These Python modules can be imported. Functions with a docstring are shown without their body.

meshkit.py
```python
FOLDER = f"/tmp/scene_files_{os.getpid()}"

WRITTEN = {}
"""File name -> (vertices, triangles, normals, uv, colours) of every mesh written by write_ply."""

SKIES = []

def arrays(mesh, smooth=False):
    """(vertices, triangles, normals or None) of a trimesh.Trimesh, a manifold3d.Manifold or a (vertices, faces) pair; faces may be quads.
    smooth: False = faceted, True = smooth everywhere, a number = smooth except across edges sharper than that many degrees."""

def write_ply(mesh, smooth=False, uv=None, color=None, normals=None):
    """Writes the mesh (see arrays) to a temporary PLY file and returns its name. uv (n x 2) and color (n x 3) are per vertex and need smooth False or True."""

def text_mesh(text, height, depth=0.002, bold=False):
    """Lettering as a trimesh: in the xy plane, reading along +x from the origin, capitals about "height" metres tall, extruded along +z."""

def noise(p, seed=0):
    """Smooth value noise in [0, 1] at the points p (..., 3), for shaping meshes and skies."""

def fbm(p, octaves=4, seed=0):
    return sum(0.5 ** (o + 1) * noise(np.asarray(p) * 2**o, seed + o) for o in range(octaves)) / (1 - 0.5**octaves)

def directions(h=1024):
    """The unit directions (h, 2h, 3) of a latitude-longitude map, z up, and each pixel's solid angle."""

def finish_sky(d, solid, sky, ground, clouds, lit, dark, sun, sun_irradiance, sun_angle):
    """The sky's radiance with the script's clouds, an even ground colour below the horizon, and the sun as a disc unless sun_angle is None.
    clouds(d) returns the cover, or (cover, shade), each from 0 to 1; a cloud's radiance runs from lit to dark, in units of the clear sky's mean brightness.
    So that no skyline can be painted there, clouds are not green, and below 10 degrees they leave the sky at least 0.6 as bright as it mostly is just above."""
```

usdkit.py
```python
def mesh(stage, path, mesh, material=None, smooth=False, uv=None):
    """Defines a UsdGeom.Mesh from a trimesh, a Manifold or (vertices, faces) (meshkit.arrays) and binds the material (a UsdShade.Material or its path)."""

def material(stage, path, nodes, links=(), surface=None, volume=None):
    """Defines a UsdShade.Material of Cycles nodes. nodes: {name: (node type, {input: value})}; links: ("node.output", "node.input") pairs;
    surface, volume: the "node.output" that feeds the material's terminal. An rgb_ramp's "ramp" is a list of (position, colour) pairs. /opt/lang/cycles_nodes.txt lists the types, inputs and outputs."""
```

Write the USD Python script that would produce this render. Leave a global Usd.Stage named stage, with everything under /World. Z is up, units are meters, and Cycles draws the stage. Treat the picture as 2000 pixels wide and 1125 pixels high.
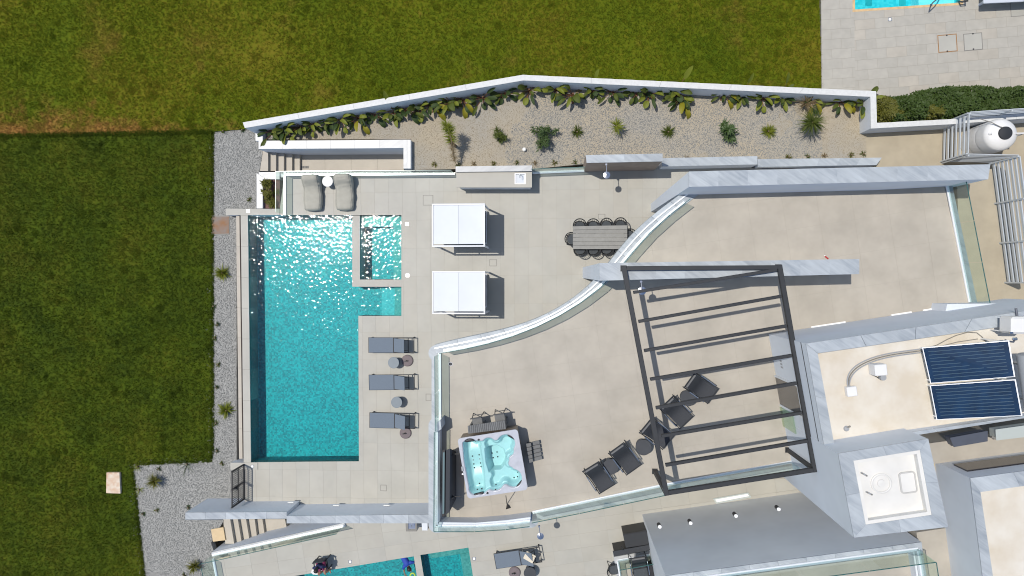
import math
import numpy as np
import trimesh
import shapely
from shapely.geometry import Polygon, LineString, MultiPolygon, Point
from shapely import affinity
from pxr import Usd, UsdGeom, UsdLux, UsdShade, Gf, Sdf, Vt
import usdkit
import meshkit

stage = Usd.Stage.CreateInMemory()
UsdGeom.SetStageUpAxis(stage, "Z")
UsdGeom.SetStageMetersPerUnit(stage, 1.0)
UsdGeom.Xform.Define(stage, "/World")
UsdGeom.Scope.Define(stage, "/World/Looks")

# ------------------------------------------------------------------ camera, sky, sun, exposure
FPX, HC = 1288.0, 28.0                       # focal length in pixels of the 2000 px wide photo, height of the drone
NADIR = (1080.0, 545.0)                      # where the photo looks straight down
EXPOSURE = 0.0
SUN_SLOPE = (-0.33, 0.152)                  # towards the sun, metres sideways for each metre up
SUN_I, SKY_S = 0.92, 0.13

_d = np.array([(NADIR[0] - 1000) / FPX, -(NADIR[1] - 562.5) / FPX, -1.0])
_d /= np.linalg.norm(_d)
_b = np.array([0, 0, -1.0])
_v = np.cross(_d, _b)
_K = np.array([[0, -_v[2], _v[1]], [_v[2], 0, -_v[0]], [-_v[1], _v[0], 0]])
ROT = np.eye(3) + _K + _K @ _K / (1 + _d @ _b)
cam = UsdGeom.Camera.Define(stage, "/World/camera")
_m = Gf.Matrix4d(1.0)
for _i in range(3):
    for _j in range(3):
        _m[_i, _j] = float(ROT[_j, _i])
_m.SetTranslateOnly(Gf.Vec3d(0, 0, HC))
cam.AddTransformOp().Set(_m)
cam.CreateHorizontalApertureAttr(36.0)
cam.CreateVerticalApertureAttr(20.25)
cam.CreateFocalLengthAttr(36.0 * FPX / 2000)
cam.CreateExposureAttr(EXPOSURE)
cam.CreateClippingRangeAttr(Gf.Vec2f(0.1, 5000))

_s = np.array([SUN_SLOPE[0], SUN_SLOPE[1], 1.0])
_s /= np.linalg.norm(_s)
SUN_EL, SUN_ROT = math.asin(_s[2]), math.atan2(_s[0], _s[1])
dome = UsdLux.DomeLight.Define(stage, "/World/sky")
dome.GetPrim().SetCustomDataByKey("kind", "structure")
_sky = usdkit.material(stage, "/World/Looks/sky_air", {
    "t": ("sky_texture", {"sky_type": "single_scattering", "sun_disc": False, "sun_elevation": SUN_EL, "sun_rotation": SUN_ROT, "altitude": 50.0}),
    "b": ("background_shader", {"strength": SKY_S})}, [("t.color", "b.color")], surface="b.background")
UsdShade.MaterialBindingAPI.Apply(dome.GetPrim()).Bind(_sky)
sun = UsdLux.DistantLight.Define(stage, "/World/sun")
sun.CreateIntensityAttr(SUN_I)
sun.CreateAngleAttr(0.5)
sun.CreateNormalizeAttr(True)
sun.CreateColorAttr(Gf.Vec3f(1.0, 0.955, 0.89))
_z = Gf.Rotation(Gf.Vec3d(0, 0, 1), Gf.Vec3d(*map(float, _s)))
sun.AddTransformOp().Set(Gf.Matrix4d().SetRotate(_z))


# ------------------------------------------------------------------ helpers
def W(px, py, z=0.0):
    """The point at height z that the photo shows at this pixel."""
    r = ROT @ np.array([(px - 1000) / FPX, -(py - 562.5) / FPX, -1.0])
    return np.array([0, 0, HC]) + r * (z - HC) / r[2]


def WP(pts, z=0.0):
    return [tuple(W(x, y, z)[:2]) for x, y in pts]


def poly(pts, z=0.0):
    p = Polygon(WP(pts, z))
    return p if p.is_valid else p.buffer(0)


USED = {}


def fresh(parent, name):
    k = USED.get((parent, name), 0)
    USED[(parent, name)] = k + 1
    return f"{parent}/{name}" if k == 0 else f"{parent}/{name}_{k:03d}"


class Thing:
    def __init__(self, path, M):
        self.path, self.M, self.I = path, M, np.linalg.inv(M)


def tag(prim, label=None, cat=None, group=None, kind=None):
    for k, v in (("label", label), ("category", cat), ("group", group), ("kind", kind)):
        if v:
            prim.SetCustomDataByKey(k, v)


def thing(name, label=None, cat=None, at=(0, 0, 0), rz=0.0, group=None, kind=None, scale=None):
    path = fresh("/World", name)
    x = UsdGeom.Xform.Define(stage, path)
    x.AddTranslateOp().Set(Gf.Vec3d(*map(float, at)))
    x.AddRotateZOp().Set(math.degrees(rz))
    if scale is not None:
        x.AddScaleOp().Set(Gf.Vec3f(*([float(scale)] * 3)))
    tag(x.GetPrim(), label, cat, group, kind)
    M = trimesh.transformations.rotation_matrix(rz, [0, 0, 1])
    M[:3, 3] = at
    return Thing(path, M)


def as_tm(mesh):
    if isinstance(mesh, (list,)):
        return trimesh.util.concatenate([as_tm(m) for m in mesh])
    if isinstance(mesh, tuple):
        return trimesh.Trimesh(np.asarray(mesh[0], float), np.asarray(mesh[1], int), process=False)
    return mesh


def part(t, name, mesh, mat, parent=None, smooth=False, local=False, label=None, kind=None):
    """Adds a mesh as a part of thing t (or, with parent, as a sub-part). World coordinates unless local."""
    m = as_tm(mesh).copy()
    if not local:
        m.apply_transform(t.I)
    path = fresh(parent or t.path, name)
    p = usdkit.mesh(stage, path, m, mat, smooth=smooth).GetPrim()
    tag(p, label=label, kind=kind)
    return path


def solo(name, mesh, mat, label=None, cat=None, group=None, kind=None, smooth=False):
    path = fresh("/World", name)
    p = usdkit.mesh(stage, path, as_tm(mesh), mat, smooth=smooth).GetPrim()
    tag(p, label, cat, group, kind)
    return path


def dup(src, name, at, rz=0.0, label=None, cat=None, group=None, scale=None):
    path = fresh("/World", name)
    x = UsdGeom.Xform.Define(stage, path)
    x.GetPrim().GetReferences().AddInternalReference(src.path)
    x.ClearXformOpOrder()
    ops = []
    def op(kind, getter, val):
        o = getter()
        o.Set(val)
        ops.append(o)
    pr = x.GetPrim()
    a = pr.GetAttribute("xformOp:translate")
    o = UsdGeom.XformOp(a) if a else x.AddTranslateOp()
    o.Set(Gf.Vec3d(*map(float, at)))
    ops.append(o)
    a = pr.GetAttribute("xformOp:rotateZ")
    o = UsdGeom.XformOp(a) if a else x.AddRotateZOp()
    o.Set(math.degrees(rz))
    ops.append(o)
    a = pr.GetAttribute("xformOp:scale")
    if scale is not None or a:
        o = UsdGeom.XformOp(a) if a else x.AddScaleOp()
        o.Set(Gf.Vec3f(*([float(scale if scale is not None else 1.0)] * 3)))
        ops.append(o)
    x.SetXformOpOrder(ops)
    tag(pr, label, cat, group)
    pr.SetInstanceable(True)
    M = trimesh.transformations.rotation_matrix(rz, [0, 0, 1])
    M[:3, 3] = at
    return Thing(path, M)


def polys(g):
    if g.is_empty:
        return []
    if g.geom_type == "Polygon":
        return [g]
    return [q for q in getattr(g, "geoms", []) if q.geom_type == "Polygon"]


def prism(g, z0, z1):
    out = []
    for q in polys(g):
        if q.area < 1e-5:
            continue
        m = trimesh.creation.extrude_polygon(q, z1 - z0, engine="earcut")
        m.apply_translation([0, 0, z0])
        out.append(m)
    return trimesh.util.concatenate(out)


def sheet(g, z):
    vs, fs, n = [], [], 0
    for q in polys(g):
        v, f = trimesh.creation.triangulate_polygon(q, engine="earcut")
        v = np.column_stack([v, np.full(len(v), z)])
        f = np.asarray(f)
        nn = np.cross(v[f[:, 1]] - v[f[:, 0]], v[f[:, 2]] - v[f[:, 0]])[:, 2]
        f[nn < 0] = f[nn < 0][:, ::-1]
        vs.append(v)
        fs.append(f + n)
        n += len(v)
    return trimesh.Trimesh(np.vstack(vs), np.vstack(fs), process=False)


def hull(pts):
    return trimesh.convex.convex_hull(np.asarray(pts, float))


def box(c, s, rz=0.0, bevel=0.0, R=None):
    s = np.asarray(s, float) / 2
    if bevel > 0:
        b = min(bevel, 0.45 * 2 * s.min())
        pts = []
        for sx in (-1, 1):
            for sy in (-1, 1):
                for sz in (-1, 1):
                    k = np.array([sx, sy, sz])
                    for a in range(3):
                        q = k * (s - b)
                        q[a] = k[a] * s[a]
                        pts.append(q)
        m = hull(pts)
    else:
        m = trimesh.creation.box(extents=2 * s)
    if R is not None:
        m.apply_transform(R)
    if rz:
        m.apply_transform(trimesh.transformations.rotation_matrix(rz, [0, 0, 1]))
    m.apply_translation(c)
    return m


def beam(p, q, w, h, up=(0, 0, 1), bevel=0.0):
    p, q = np.asarray(p, float), np.asarray(q, float)
    L = np.linalg.norm(q - p)
    x = (q - p) / L
    up = np.asarray(up, float)
    if abs(x @ up) > 0.95:
        up = np.array([1.0, 0, 0])
    y = np.cross(up, x)
    y /= np.linalg.norm(y)
    z = np.cross(x, y)
    m = box((0, 0, 0), (L, w, h), bevel=bevel)
    T = np.eye(4)
    T[:3, 0], T[:3, 1], T[:3, 2], T[:3, 3] = x, y, z, (p + q) / 2
    m.apply_transform(T)
    return m


def tube(pts, r, sides=8, closed=False):
    p = np.asarray(pts, float)
    if closed:
        p = np.vstack([p, p[:1]])
    t = np.gradient(p, axis=0)
    if closed:
        t[0] = t[-1] = p[1] - p[-2]
    t /= np.linalg.norm(t, axis=1, keepdims=True) + 1e-12
    r = np.broadcast_to(r, (len(p),)).astype(float)
    a = np.cross(t[0], [0, 0, 1.0]) if abs(t[0][2]) < 0.9 else np.cross(t[0], [1.0, 0, 0])
    a /= np.linalg.norm(a)
    ring = []
    ang = np.arange(sides) * 2 * np.pi / sides
    for i in range(len(p)):
        a = a - (a @ t[i]) * t[i]
        a /= np.linalg.norm(a)
        b = np.cross(t[i], a)
        ring.append(p[i] + r[i] * (np.cos(ang)[:, None] * a + np.sin(ang)[:, None] * b))
    v = np.vstack(ring)
    f = []
    for i in range(len(p) - 1):
        for j in range(sides):
            k = (j + 1) % sides
            A, B, C, D = i * sides + j, i * sides + k, (i + 1) * sides + k, (i + 1) * sides + j
            f += [(A, B, C), (A, C, D)]
    if not closed:
        n = len(v)
        v = np.vstack([v, p[:1], p[-1:]])
        for j in range(sides):
            k = (j + 1) % sides
            f += [(n, k, j), (n + 1, (len(p) - 1) * sides + j, (len(p) - 1) * sides + k)]
    return trimesh.Trimesh(v, np.array(f), process=False)


def lathe(profile, c=(0, 0, 0), n=32):
    m = trimesh.creation.revolve(np.asarray(profile, float), sections=n)
    m.apply_translation(c)
    return m


def cyl(c, r, z0, z1, n=32, bevel=0.0):
    if bevel:
        prof = [(0, z0), (r - bevel, z0), (r, z0 + bevel), (r, z1 - bevel), (r - bevel, z1), (0, z1)]
    else:
        prof = [(0, z0), (r, z0), (r, z1), (0, z1)]
    return lathe(prof, (c[0], c[1], 0), n)


def quad_panels(quad, z, z0, z1, n, gap=0.006, grow=0.0):
    """Splits the quad (pixels at height z; 0-1 one long side, 3-2 the other) into n prisms."""
    a, b, c, d = [W(x, y, z)[:2] for x, y in quad]
    out = []
    L = max(np.linalg.norm(b - a), 1e-6)
    g = gap / L / 2
    for i in range(n):
        s, e = i / n + (g if i else 0), (i + 1) / n - (g if i < n - 1 else 0)
        q = Polygon([a + (b - a) * s, a + (b - a) * e, d + (c - d) * e, d + (c - d) * s])
        if grow:
            q = q.buffer(grow, join_style=2)
        out.append(prism(q, z0, z1))
    return out


def quad_wall(name, label, quad, ztop, zbase, body, cap, n, cat="wall", cap_h=0.04, capname="coping_slab", grow=0.0, group=None):
    p = poly(quad, ztop)
    c = p.centroid
    t = thing(name, label, cat, at=(c.x, c.y, zbase), group=group)
    part(t, "wall_body", prism(p, zbase, ztop - cap_h), body)
    for m in quad_panels(quad, ztop, ztop - cap_h, ztop, n, grow=0.003 + grow):
        part(t, capname, m, cap)
    return t


def tiles(t, parent, region, origin, ang, sx, sy, z0, z1, mats, gap=0.007, stagger=0.0, name="tile", limit=300):
    c, s = math.cos(ang), math.sin(ang)
    loc = affinity.affine_transform(region, [c, s, -s, c, -(c * origin[0] + s * origin[1]), (s * origin[0] - c * origin[1])])
    x0, y0, x1, y1 = loc.bounds
    cells = []
    for j in range(int(math.floor(y0 / sy)) - 1, int(math.ceil(y1 / sy)) + 1):
        off = (j % 2) * stagger * sx
        for i in range(int(math.floor((x0 - off) / sx)) - 1, int(math.ceil((x1 - off) / sx)) + 1):
            q = shapely.box(i * sx + off + gap / 2, j * sy + gap / 2, (i + 1) * sx + off - gap / 2, (j + 1) * sy - gap / 2)
            g = loc.intersection(q)
            for w in polys(g):
                if w.area > 0.01:
                    cells.append(affinity.affine_transform(w, [c, -s, s, c, origin[0], origin[1]]))
    cells.sort(key=lambda q: -q.area)
    rng = np.random.default_rng(len(cells))
    for k, q in enumerate(cells[:limit]):
        part(t, name, prism(q, z0, z1 + rng.uniform(-0.0010, 0.0006)), mats[k % len(mats)], parent=parent)
    if len(cells) > limit:
        part(t, name + "_field", trimesh.util.concatenate([prism(q, z0, z1) for q in cells[limit:]]), mats[0], parent=parent, kind="stuff")


# ------------------------------------------------------------------ materials
def srgb(r, g, b):
    return tuple(((x / 255) / 12.92 if x <= 10 else ((x / 255 + 0.055) / 1.055) ** 2.4) for x in (r, g, b))


def mul(c, k):
    return tuple(min(1.0, x * k) for x in c)


def mat(name, col, rough=0.5, metal=0.0, var=0.0, scale=3.0, detail=4.0, bump=0.0, bscale=60.0, rnd=0.0, col2=None, island=0.0, spec=None, trans=0.0, coat=0.0):
    """A principled material whose colour wanders by noise (towards col2, or lighter and darker by var) and by object or island."""
    n = {"p": ("principled_bsdf", {"roughness": rough, "metallic": metal})}
    if spec is not None:
        n["p"][1]["specular_ior_level"] = spec
    if coat:
        n["p"][1]["coat_weight"] = coat
        n["p"][1]["coat_roughness"] = 0.08
    l = []
    n["g"] = ("geometry", {})
    src = None
    if var or col2 is not None:
        n["n"] = ("noise_texture", {"scale": scale, "detail": detail, "roughness": 0.6})
        l.append(("g.position", "n.vector"))
        lo, hi = (mul(col, 1 - var), mul(col, 1 + var)) if col2 is None else (col, col2)
        n["r"] = ("rgb_ramp", {"ramp": [(0.32, lo), (0.68, hi)]})
        l.append(("n.fac", "r.fac"))
        src = "r.color"
    else:
        n["c"] = ("color", {"value": col})
        src = "c.color"
    if rnd or island:
        n["h"] = ("hsv", {"hue": 0.5, "saturation": 1.0, "fac": 1.0})
        if rnd:
            n["o"] = ("object_info", {})
        k = rnd or island
        n["mr"] = ("map_range", {"from_min": 0.0, "from_max": 1.0, "to_min": 1 - k, "to_max": 1 + k})
        l += [("o.random" if rnd else "g.random_per_island", "mr.value"), ("mr.result", "h.value"), (src, "h.color")]
        src = "h.color"
    l.append((src, "p.base_color"))
    if bump:
        n["bn"] = ("noise_texture", {"scale": bscale, "detail": 3.0})
        n["b"] = ("bump", {"strength": 1.0, "distance": bump})
        l += [("g.position", "bn.vector"), ("bn.fac", "b.height"), ("b.normal", "p.normal")]
    surf = "p.BSDF"
    if trans:
        n["t"] = ("translucent_bsdf", {})
        n["m"] = ("mix_closure", {"fac": trans})
        l += [(src, "t.color"), ("p.BSDF", "m.closure1"), ("t.BSDF", "m.closure2")]
        surf = "m.closure"
    return usdkit.material(stage, "/World/Looks/" + name, n, l, surface=surf)


def marble(name, base, vein, rot, rnd=True):
    """Grey stone with soft drawn-out streaks, shifted from slab to slab."""
    n = {"g": ("geometry", {}), "o": ("object_info", {}), "off": ("combine_xyz", {}),
         "m1": ("math", {"math_type": "multiply", "value2": 37.0}),
         "va": ("vector_math", {"math_type": "add"}),
         "mp": ("mapping", {"mapping_type": "texture", "rotation": (0.0, 0.0, rot), "scale": (3.2, 0.32, 1.0)}),
         "w": ("noise_texture", {"scale": 1.5, "detail": 6.0, "roughness": 0.66, "distortion": 0.35}),
         "n": ("noise_texture", {"scale": 1.1, "detail": 4.0, "roughness": 0.6}),
         "mx": ("mix_float", {"fac": 0.35}),
         "r": ("rgb_ramp", {"ramp": [(0.33, vein), (0.52, base), (0.66, mul(base, 1.16))]}),
         "h": ("hsv", {"hue": 0.5, "saturation": 1.0, "fac": 1.0}),
         "mr": ("map_range", {"from_min": 0.0, "from_max": 1.0, "to_min": 0.92, "to_max": 1.08}),
         "p": ("principled_bsdf", {"roughness": 0.4})}
    l = [("o.random", "m1.value1"), ("m1.value", "off.x"), ("m1.value", "off.y"), ("g.position", "va.vector1"), ("off.vector", "va.vector2"), ("va.vector", "mp.vector"),
         ("mp.vector", "w.vector"), ("va.vector", "n.vector"), ("w.fac", "mx.a"), ("n.fac", "mx.b"), ("mx.result", "r.fac"),
         ("r.color", "h.color"), ("o.random", "mr.value"), ("mr.result", "h.value"), ("h.color", "p.base_color")]
    return usdkit.material(stage, "/World/Looks/" + name, n, l, surface="p.BSDF")


def schlick(n, l, f0, normal=None):
    """Mirror share that grows towards grazing views, alike on both sides of a pane."""
    n["lw"] = ("layer_weight", {"blend": 0.5})
    n["pw"] = ("math", {"math_type": "power", "value2": 5.0})
    n["ma"] = ("math", {"math_type": "multiply_add", "value2": 0.9, "value3": f0})
    l += [("lw.facing", "pw.value1"), ("pw.value", "ma.value1"), ("ma.value", "m.fac")]
    if normal:
        l.append((normal, "lw.normal"))


def glass(name, tint, rough=0.0):
    n = {"t": ("transparent_bsdf", {"color": tint}), "s": ("glossy_bsdf", {"color": (1, 1, 1), "roughness": rough}), "m": ("mix_closure", {})}
    l = [("t.BSDF", "m.closure1"), ("s.BSDF", "m.closure2")]
    schlick(n, l, 0.04)
    return usdkit.material(stage, "/World/Looks/" + name, n, l, surface="m.closure")


def water(name, tint, scale, dist, rough=0.09, fac2=0.35):
    n = {"g": ("geometry", {}),
         "n1": ("noise_texture", {"scale": scale, "detail": 1.0, "roughness": 0.4, "distortion": 0.3}),
         "n2": ("noise_texture", {"scale": scale * 0.35, "detail": 1.0}),
         "mx": ("mix_float", {"fac": fac2}),
         "b": ("bump", {"strength": 1.0, "distance": dist}),
         "t": ("transparent_bsdf", {"color": tint}), "s": ("glossy_bsdf", {"color": (1, 1, 1), "roughness": rough}), "m": ("mix_closure", {})}
    l = [("g.position", "n1.vector"), ("g.position", "n2.vector"), ("n1.fac", "mx.a"), ("n2.fac", "mx.b"), ("mx.result", "b.height"), ("b.normal", "s.normal"), ("t.BSDF", "m.closure1"), ("s.BSDF", "m.closure2")]
    schlick(n, l, 0.022)
    return usdkit.material(stage, "/World/Looks/" + name, n, l, surface="m.closure")


def caustic_mosaic(name, c1, c2, scale=15.0):
    """Pool tiles whose random cell tones stand in for the caustic light speckle."""
    return usdkit.material(stage, "/World/Looks/" + name, {
        "g": ("geometry", {}),
        "v": ("voronoi_texture", {"dimensions": "3D", "feature": "f1", "metric": "chebychev", "scale": scale, "randomness": 0.55}),
        "sc": ("separate_color", {"color_type": "rgb"}),
        "n": ("noise_texture", {"scale": 1.2, "detail": 3.0}),
        "mx": ("mix_float", {"fac": 0.35}),
        "r": ("rgb_ramp", {"ramp": [(0.15, c1), (0.85, c2)]}),
        "p": ("principled_bsdf", {"roughness": 0.5})},
        [("g.position", "v.vector"), ("g.position", "n.vector"), ("v.color", "sc.color"), ("sc.r", "mx.a"), ("n.fac", "mx.b"), ("mx.result", "r.fac"), ("r.color", "p.base_color")], surface="p.BSDF")


M = {}
M["deck"] = mat("deck_tile", (0.372, 0.358, 0.312), 0.6, var=0.075, scale=0.8, detail=8, rnd=0.012, bump=0.0006, bscale=90)
M["deck2"] = mat("deck_tile_warm", (0.374, 0.356, 0.306), 0.6, var=0.075, scale=0.7, detail=8, rnd=0.012, bump=0.0006, bscale=90)
M["terr"] = mat("terrace_tile", (0.378, 0.342, 0.284), 0.6, var=0.115, scale=0.8, detail=9, rnd=0.012, bump=0.0006, bscale=90)
M["grout"] = mat("grout", (0.33, 0.31, 0.265), 0.9)
M["plaza"] = mat("plaza_slab", (0.37, 0.348, 0.30), 0.7, var=0.06, scale=3, rnd=0.03, bump=0.001)
M["plaza_rust"] = mat("plaza_slab_rust", (0.385, 0.352, 0.295), 0.7, var=0.08, scale=2, rnd=0.03)
M["marble"] = marble("grey_marble", (0.37, 0.40, 0.42), (0.24, 0.27, 0.30), -0.6)
M["marble2"] = marble("pale_marble", (0.43, 0.435, 0.43), (0.34, 0.35, 0.355), 0.5)
M["white"] = mat("white_plaster", (0.60, 0.60, 0.595), 0.7, var=0.04, scale=2, bump=0.0008)
M["whitecap"] = mat("white_stone", (0.57, 0.57, 0.555), 0.6, var=0.07, scale=9)
M["grey"] = mat("grey_plaster", (0.60, 0.625, 0.645), 0.8, var=0.05, scale=0.8, detail=6, bump=0.0008)
M["bluegrey"] = mat("blue_grey_plaster", (0.59, 0.625, 0.665), 0.8, var=0.04, scale=0.7, detail=6, bump=0.0006)
M["brownstone"] = mat("brown_stone", (0.26, 0.20, 0.16), 0.6, var=0.12, scale=3, rnd=0.06)
M["cream"] = mat("cream_roof", (0.54, 0.475, 0.375), 0.85, col2=(0.65, 0.615, 0.545), scale=0.8, detail=9, bump=0.0015, bscale=30)
M["whiteroof"] = mat("white_roof", (0.64, 0.625, 0.585), 0.85, var=0.06, scale=1.3, detail=7)
M["alu"] = mat("aluminium", (0.86, 0.87, 0.88), 0.3, metal=0.35)
M["steel"] = mat("steel", (0.62, 0.63, 0.65), 0.22, metal=1.0)
M["darkmetal"] = mat("dark_metal", (0.020, 0.022, 0.025), 0.6, var=0.1, scale=4)
M["black"] = mat("black_plastic", (0.014, 0.014, 0.016), 0.5)
M["rail"] = glass("rail_glass", (0.90, 0.965, 0.935))
M["edge"] = mat("glass_edge", (0.05, 0.13, 0.12), 0.2)
M["louver"] = mat("louver_metal", (0.52, 0.55, 0.57), 0.4, metal=0.2, rnd=0.05)
M["tan"] = mat("tan_concrete", (0.36, 0.31, 0.225), 0.9, var=0.08, scale=1.5, detail=7, bump=0.002, bscale=25)
M["ochre"] = mat("ochre_concrete", (0.45, 0.36, 0.22), 0.9, var=0.08, scale=1.5)
M["step"] = mat("step_stone", (0.42, 0.38, 0.315), 0.7, var=0.05, scale=2, rnd=0.03)
M["basin"] = caustic_mosaic("pool_caustic_mosaic", (0.0, 0.145, 0.165), (0.002, 0.345, 0.350))  # tile tones also paint the sun speckle of rippled water into the colour
M["basin_pale"] = caustic_mosaic("pool_caustic_mosaic_pale", (0.06, 0.21, 0.19), (0.13, 0.31, 0.27), 12)
M["basin2"] = caustic_mosaic("pool_caustic_mosaic_bright", (0.01, 0.47, 0.54), (0.08, 0.62, 0.66), 10)
M["water"] = water("pool_water_surface", (0.52, 0.94, 0.955), 8.5, 0.0165, 0.06, 0.2)
M["water2"] = water("pool_water_calm", (0.66, 0.95, 0.96), 5.0, 0.004, 0.05)
M["tubwater"] = water("tub_water", (0.84, 0.97, 0.97), 4.0, 0.003, 0.05)
M["acrylic"] = mat("acrylic_rim", (0.44, 0.45, 0.485), 0.25, var=0.07, scale=5, detail=6)
M["shell"] = mat("acrylic_shell", (0.45, 0.63, 0.63), 0.3, var=0.04, scale=5)
M["skirt"] = mat("tub_skirt", (0.22, 0.18, 0.14), 0.6, var=0.08)
M["slatgrey"] = mat("grey_slat", (0.135, 0.137, 0.135), 0.7, var=0.1, scale=9, rnd=0.08)
M["plank"] = mat("table_plank", (0.235, 0.23, 0.21), 0.65, var=0.08, scale=6, rnd=0.04)
M["loungefab"] = mat("lounger_fabric", (0.135, 0.165, 0.20), 0.85, var=0.05, scale=30, bump=0.0008, bscale=200)
M["slingfab"] = mat("sling_fabric", (0.034, 0.037, 0.043), 0.8, var=0.12, scale=30)
M["ropefab"] = mat("chair_rope", (0.016, 0.017, 0.018), 0.75)
M["cushion"] = mat("grey_cushion", (0.055, 0.062, 0.068), 0.9, var=0.1, scale=12, rnd=0.12)
M["bean"] = mat("beanbag_fabric", (0.36, 0.345, 0.29), 0.9, var=0.05, scale=6, bump=0.002, bscale=14)
M["tablegrey"] = mat("side_table_grey", (0.155, 0.185, 0.205), 0.5, var=0.04)
M["basebrown"] = mat("parasol_base", (0.155, 0.125, 0.13), 0.7, var=0.08, scale=8)
M["tabledark"] = mat("dark_table", (0.040, 0.043, 0.048), 0.5, var=0.1)
M["cabana"] = mat("cabana_cloth", (0.63, 0.655, 0.69), 0.7, var=0.02, scale=1.5)
M["cabframe"] = mat("cabana_frame", (0.64, 0.65, 0.67), 0.4)
M["rust"] = mat("rusty_plate", (0.20, 0.185, 0.17), 0.8, col2=(0.24, 0.115, 0.045), scale=2.2, detail=7, bump=0.002, bscale=30)
M["slabpink"] = mat("sandstone_slab", (0.50, 0.32, 0.20), 0.85, col2=(0.62, 0.54, 0.44), scale=5, detail=5)
M["slabsand"] = mat("sand_slab", (0.58, 0.44, 0.26), 0.85, var=0.05, scale=5)
M["solar"] = mat("solar_glass", (0.004, 0.024, 0.062), 0.2, var=0.25, scale=3)
M["solarline"] = mat("solar_tube", (0.035, 0.085, 0.125), 0.4)
M["pvc"] = mat("white_plastic", (0.70, 0.69, 0.67), 0.4, var=0.02)
M["greyplastic"] = mat("grey_plastic", (0.30, 0.31, 0.32), 0.5)
M["darkglass"] = mat("dark_window", (0.02, 0.018, 0.02), 0.1, coat=0.5)
M["hatch"] = mat("hatch_frame", (0.20, 0.19, 0.17), 0.6)
M["rustline"] = mat("rusty_frame", (0.30, 0.15, 0.05), 0.8, var=0.2, scale=9)
M["lamp"] = mat("lamp_glass", (0.85, 0.84, 0.80), 0.3)
M["gutter"] = mat("gutter_red", (0.16, 0.08, 0.07), 0.8)
M["trunk"] = mat("plant_stem", (0.16, 0.12, 0.07), 0.9, var=0.2, scale=20)
M["soil"] = mat("bare_soil", (0.34, 0.16, 0.06), 0.95, col2=(0.24, 0.15, 0.07), scale=1.5, detail=8, bump=0.006, bscale=20)
M["leafdark"] = mat("leaf_dark", (0.05, 0.095, 0.014), 0.7, island=0.4, trans=0.2)
M["leafmid"] = mat("leaf_mid", (0.125, 0.165, 0.014), 0.7, island=0.4, trans=0.25)
M["leafyel"] = mat("leaf_yellow", (0.32, 0.29, 0.015), 0.6, island=0.25, trans=0.25)
M["leaflime"] = mat("leaf_lime", (0.235, 0.27, 0.02), 0.65, island=0.3, trans=0.25)
M["leafglossy"] = mat("leaf_glossy", (0.095, 0.165, 0.035), 0.5, island=0.45, trans=0.2)
M["leafdry"] = mat("leaf_dry", (0.22, 0.16, 0.07), 0.8, island=0.3)
M["leafol"] = mat("leaf_olive", (0.18, 0.18, 0.015), 0.65, island=0.4, trans=0.2)
M["stemred"] = mat("stem_red", (0.16, 0.07, 0.03), 0.7)
M["skin"] = mat("skin", (0.35, 0.19, 0.12), 0.5)
M["hair"] = mat("dark_hair", (0.012, 0.009, 0.008), 0.6)
M["bluecloth"] = mat("blue_cloth", (0.015, 0.05, 0.32), 0.7)
M["navy"] = mat("navy_cloth", (0.012, 0.018, 0.07), 0.8)
M["pink"] = mat("pink_cloth", (0.25, 0.03, 0.10), 0.7)
M["lime"] = mat("lime_plastic", (0.35, 0.5, 0.05), 0.5)
M["redthing"] = mat("red_plastic", (0.4, 0.03, 0.03), 0.5)
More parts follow.
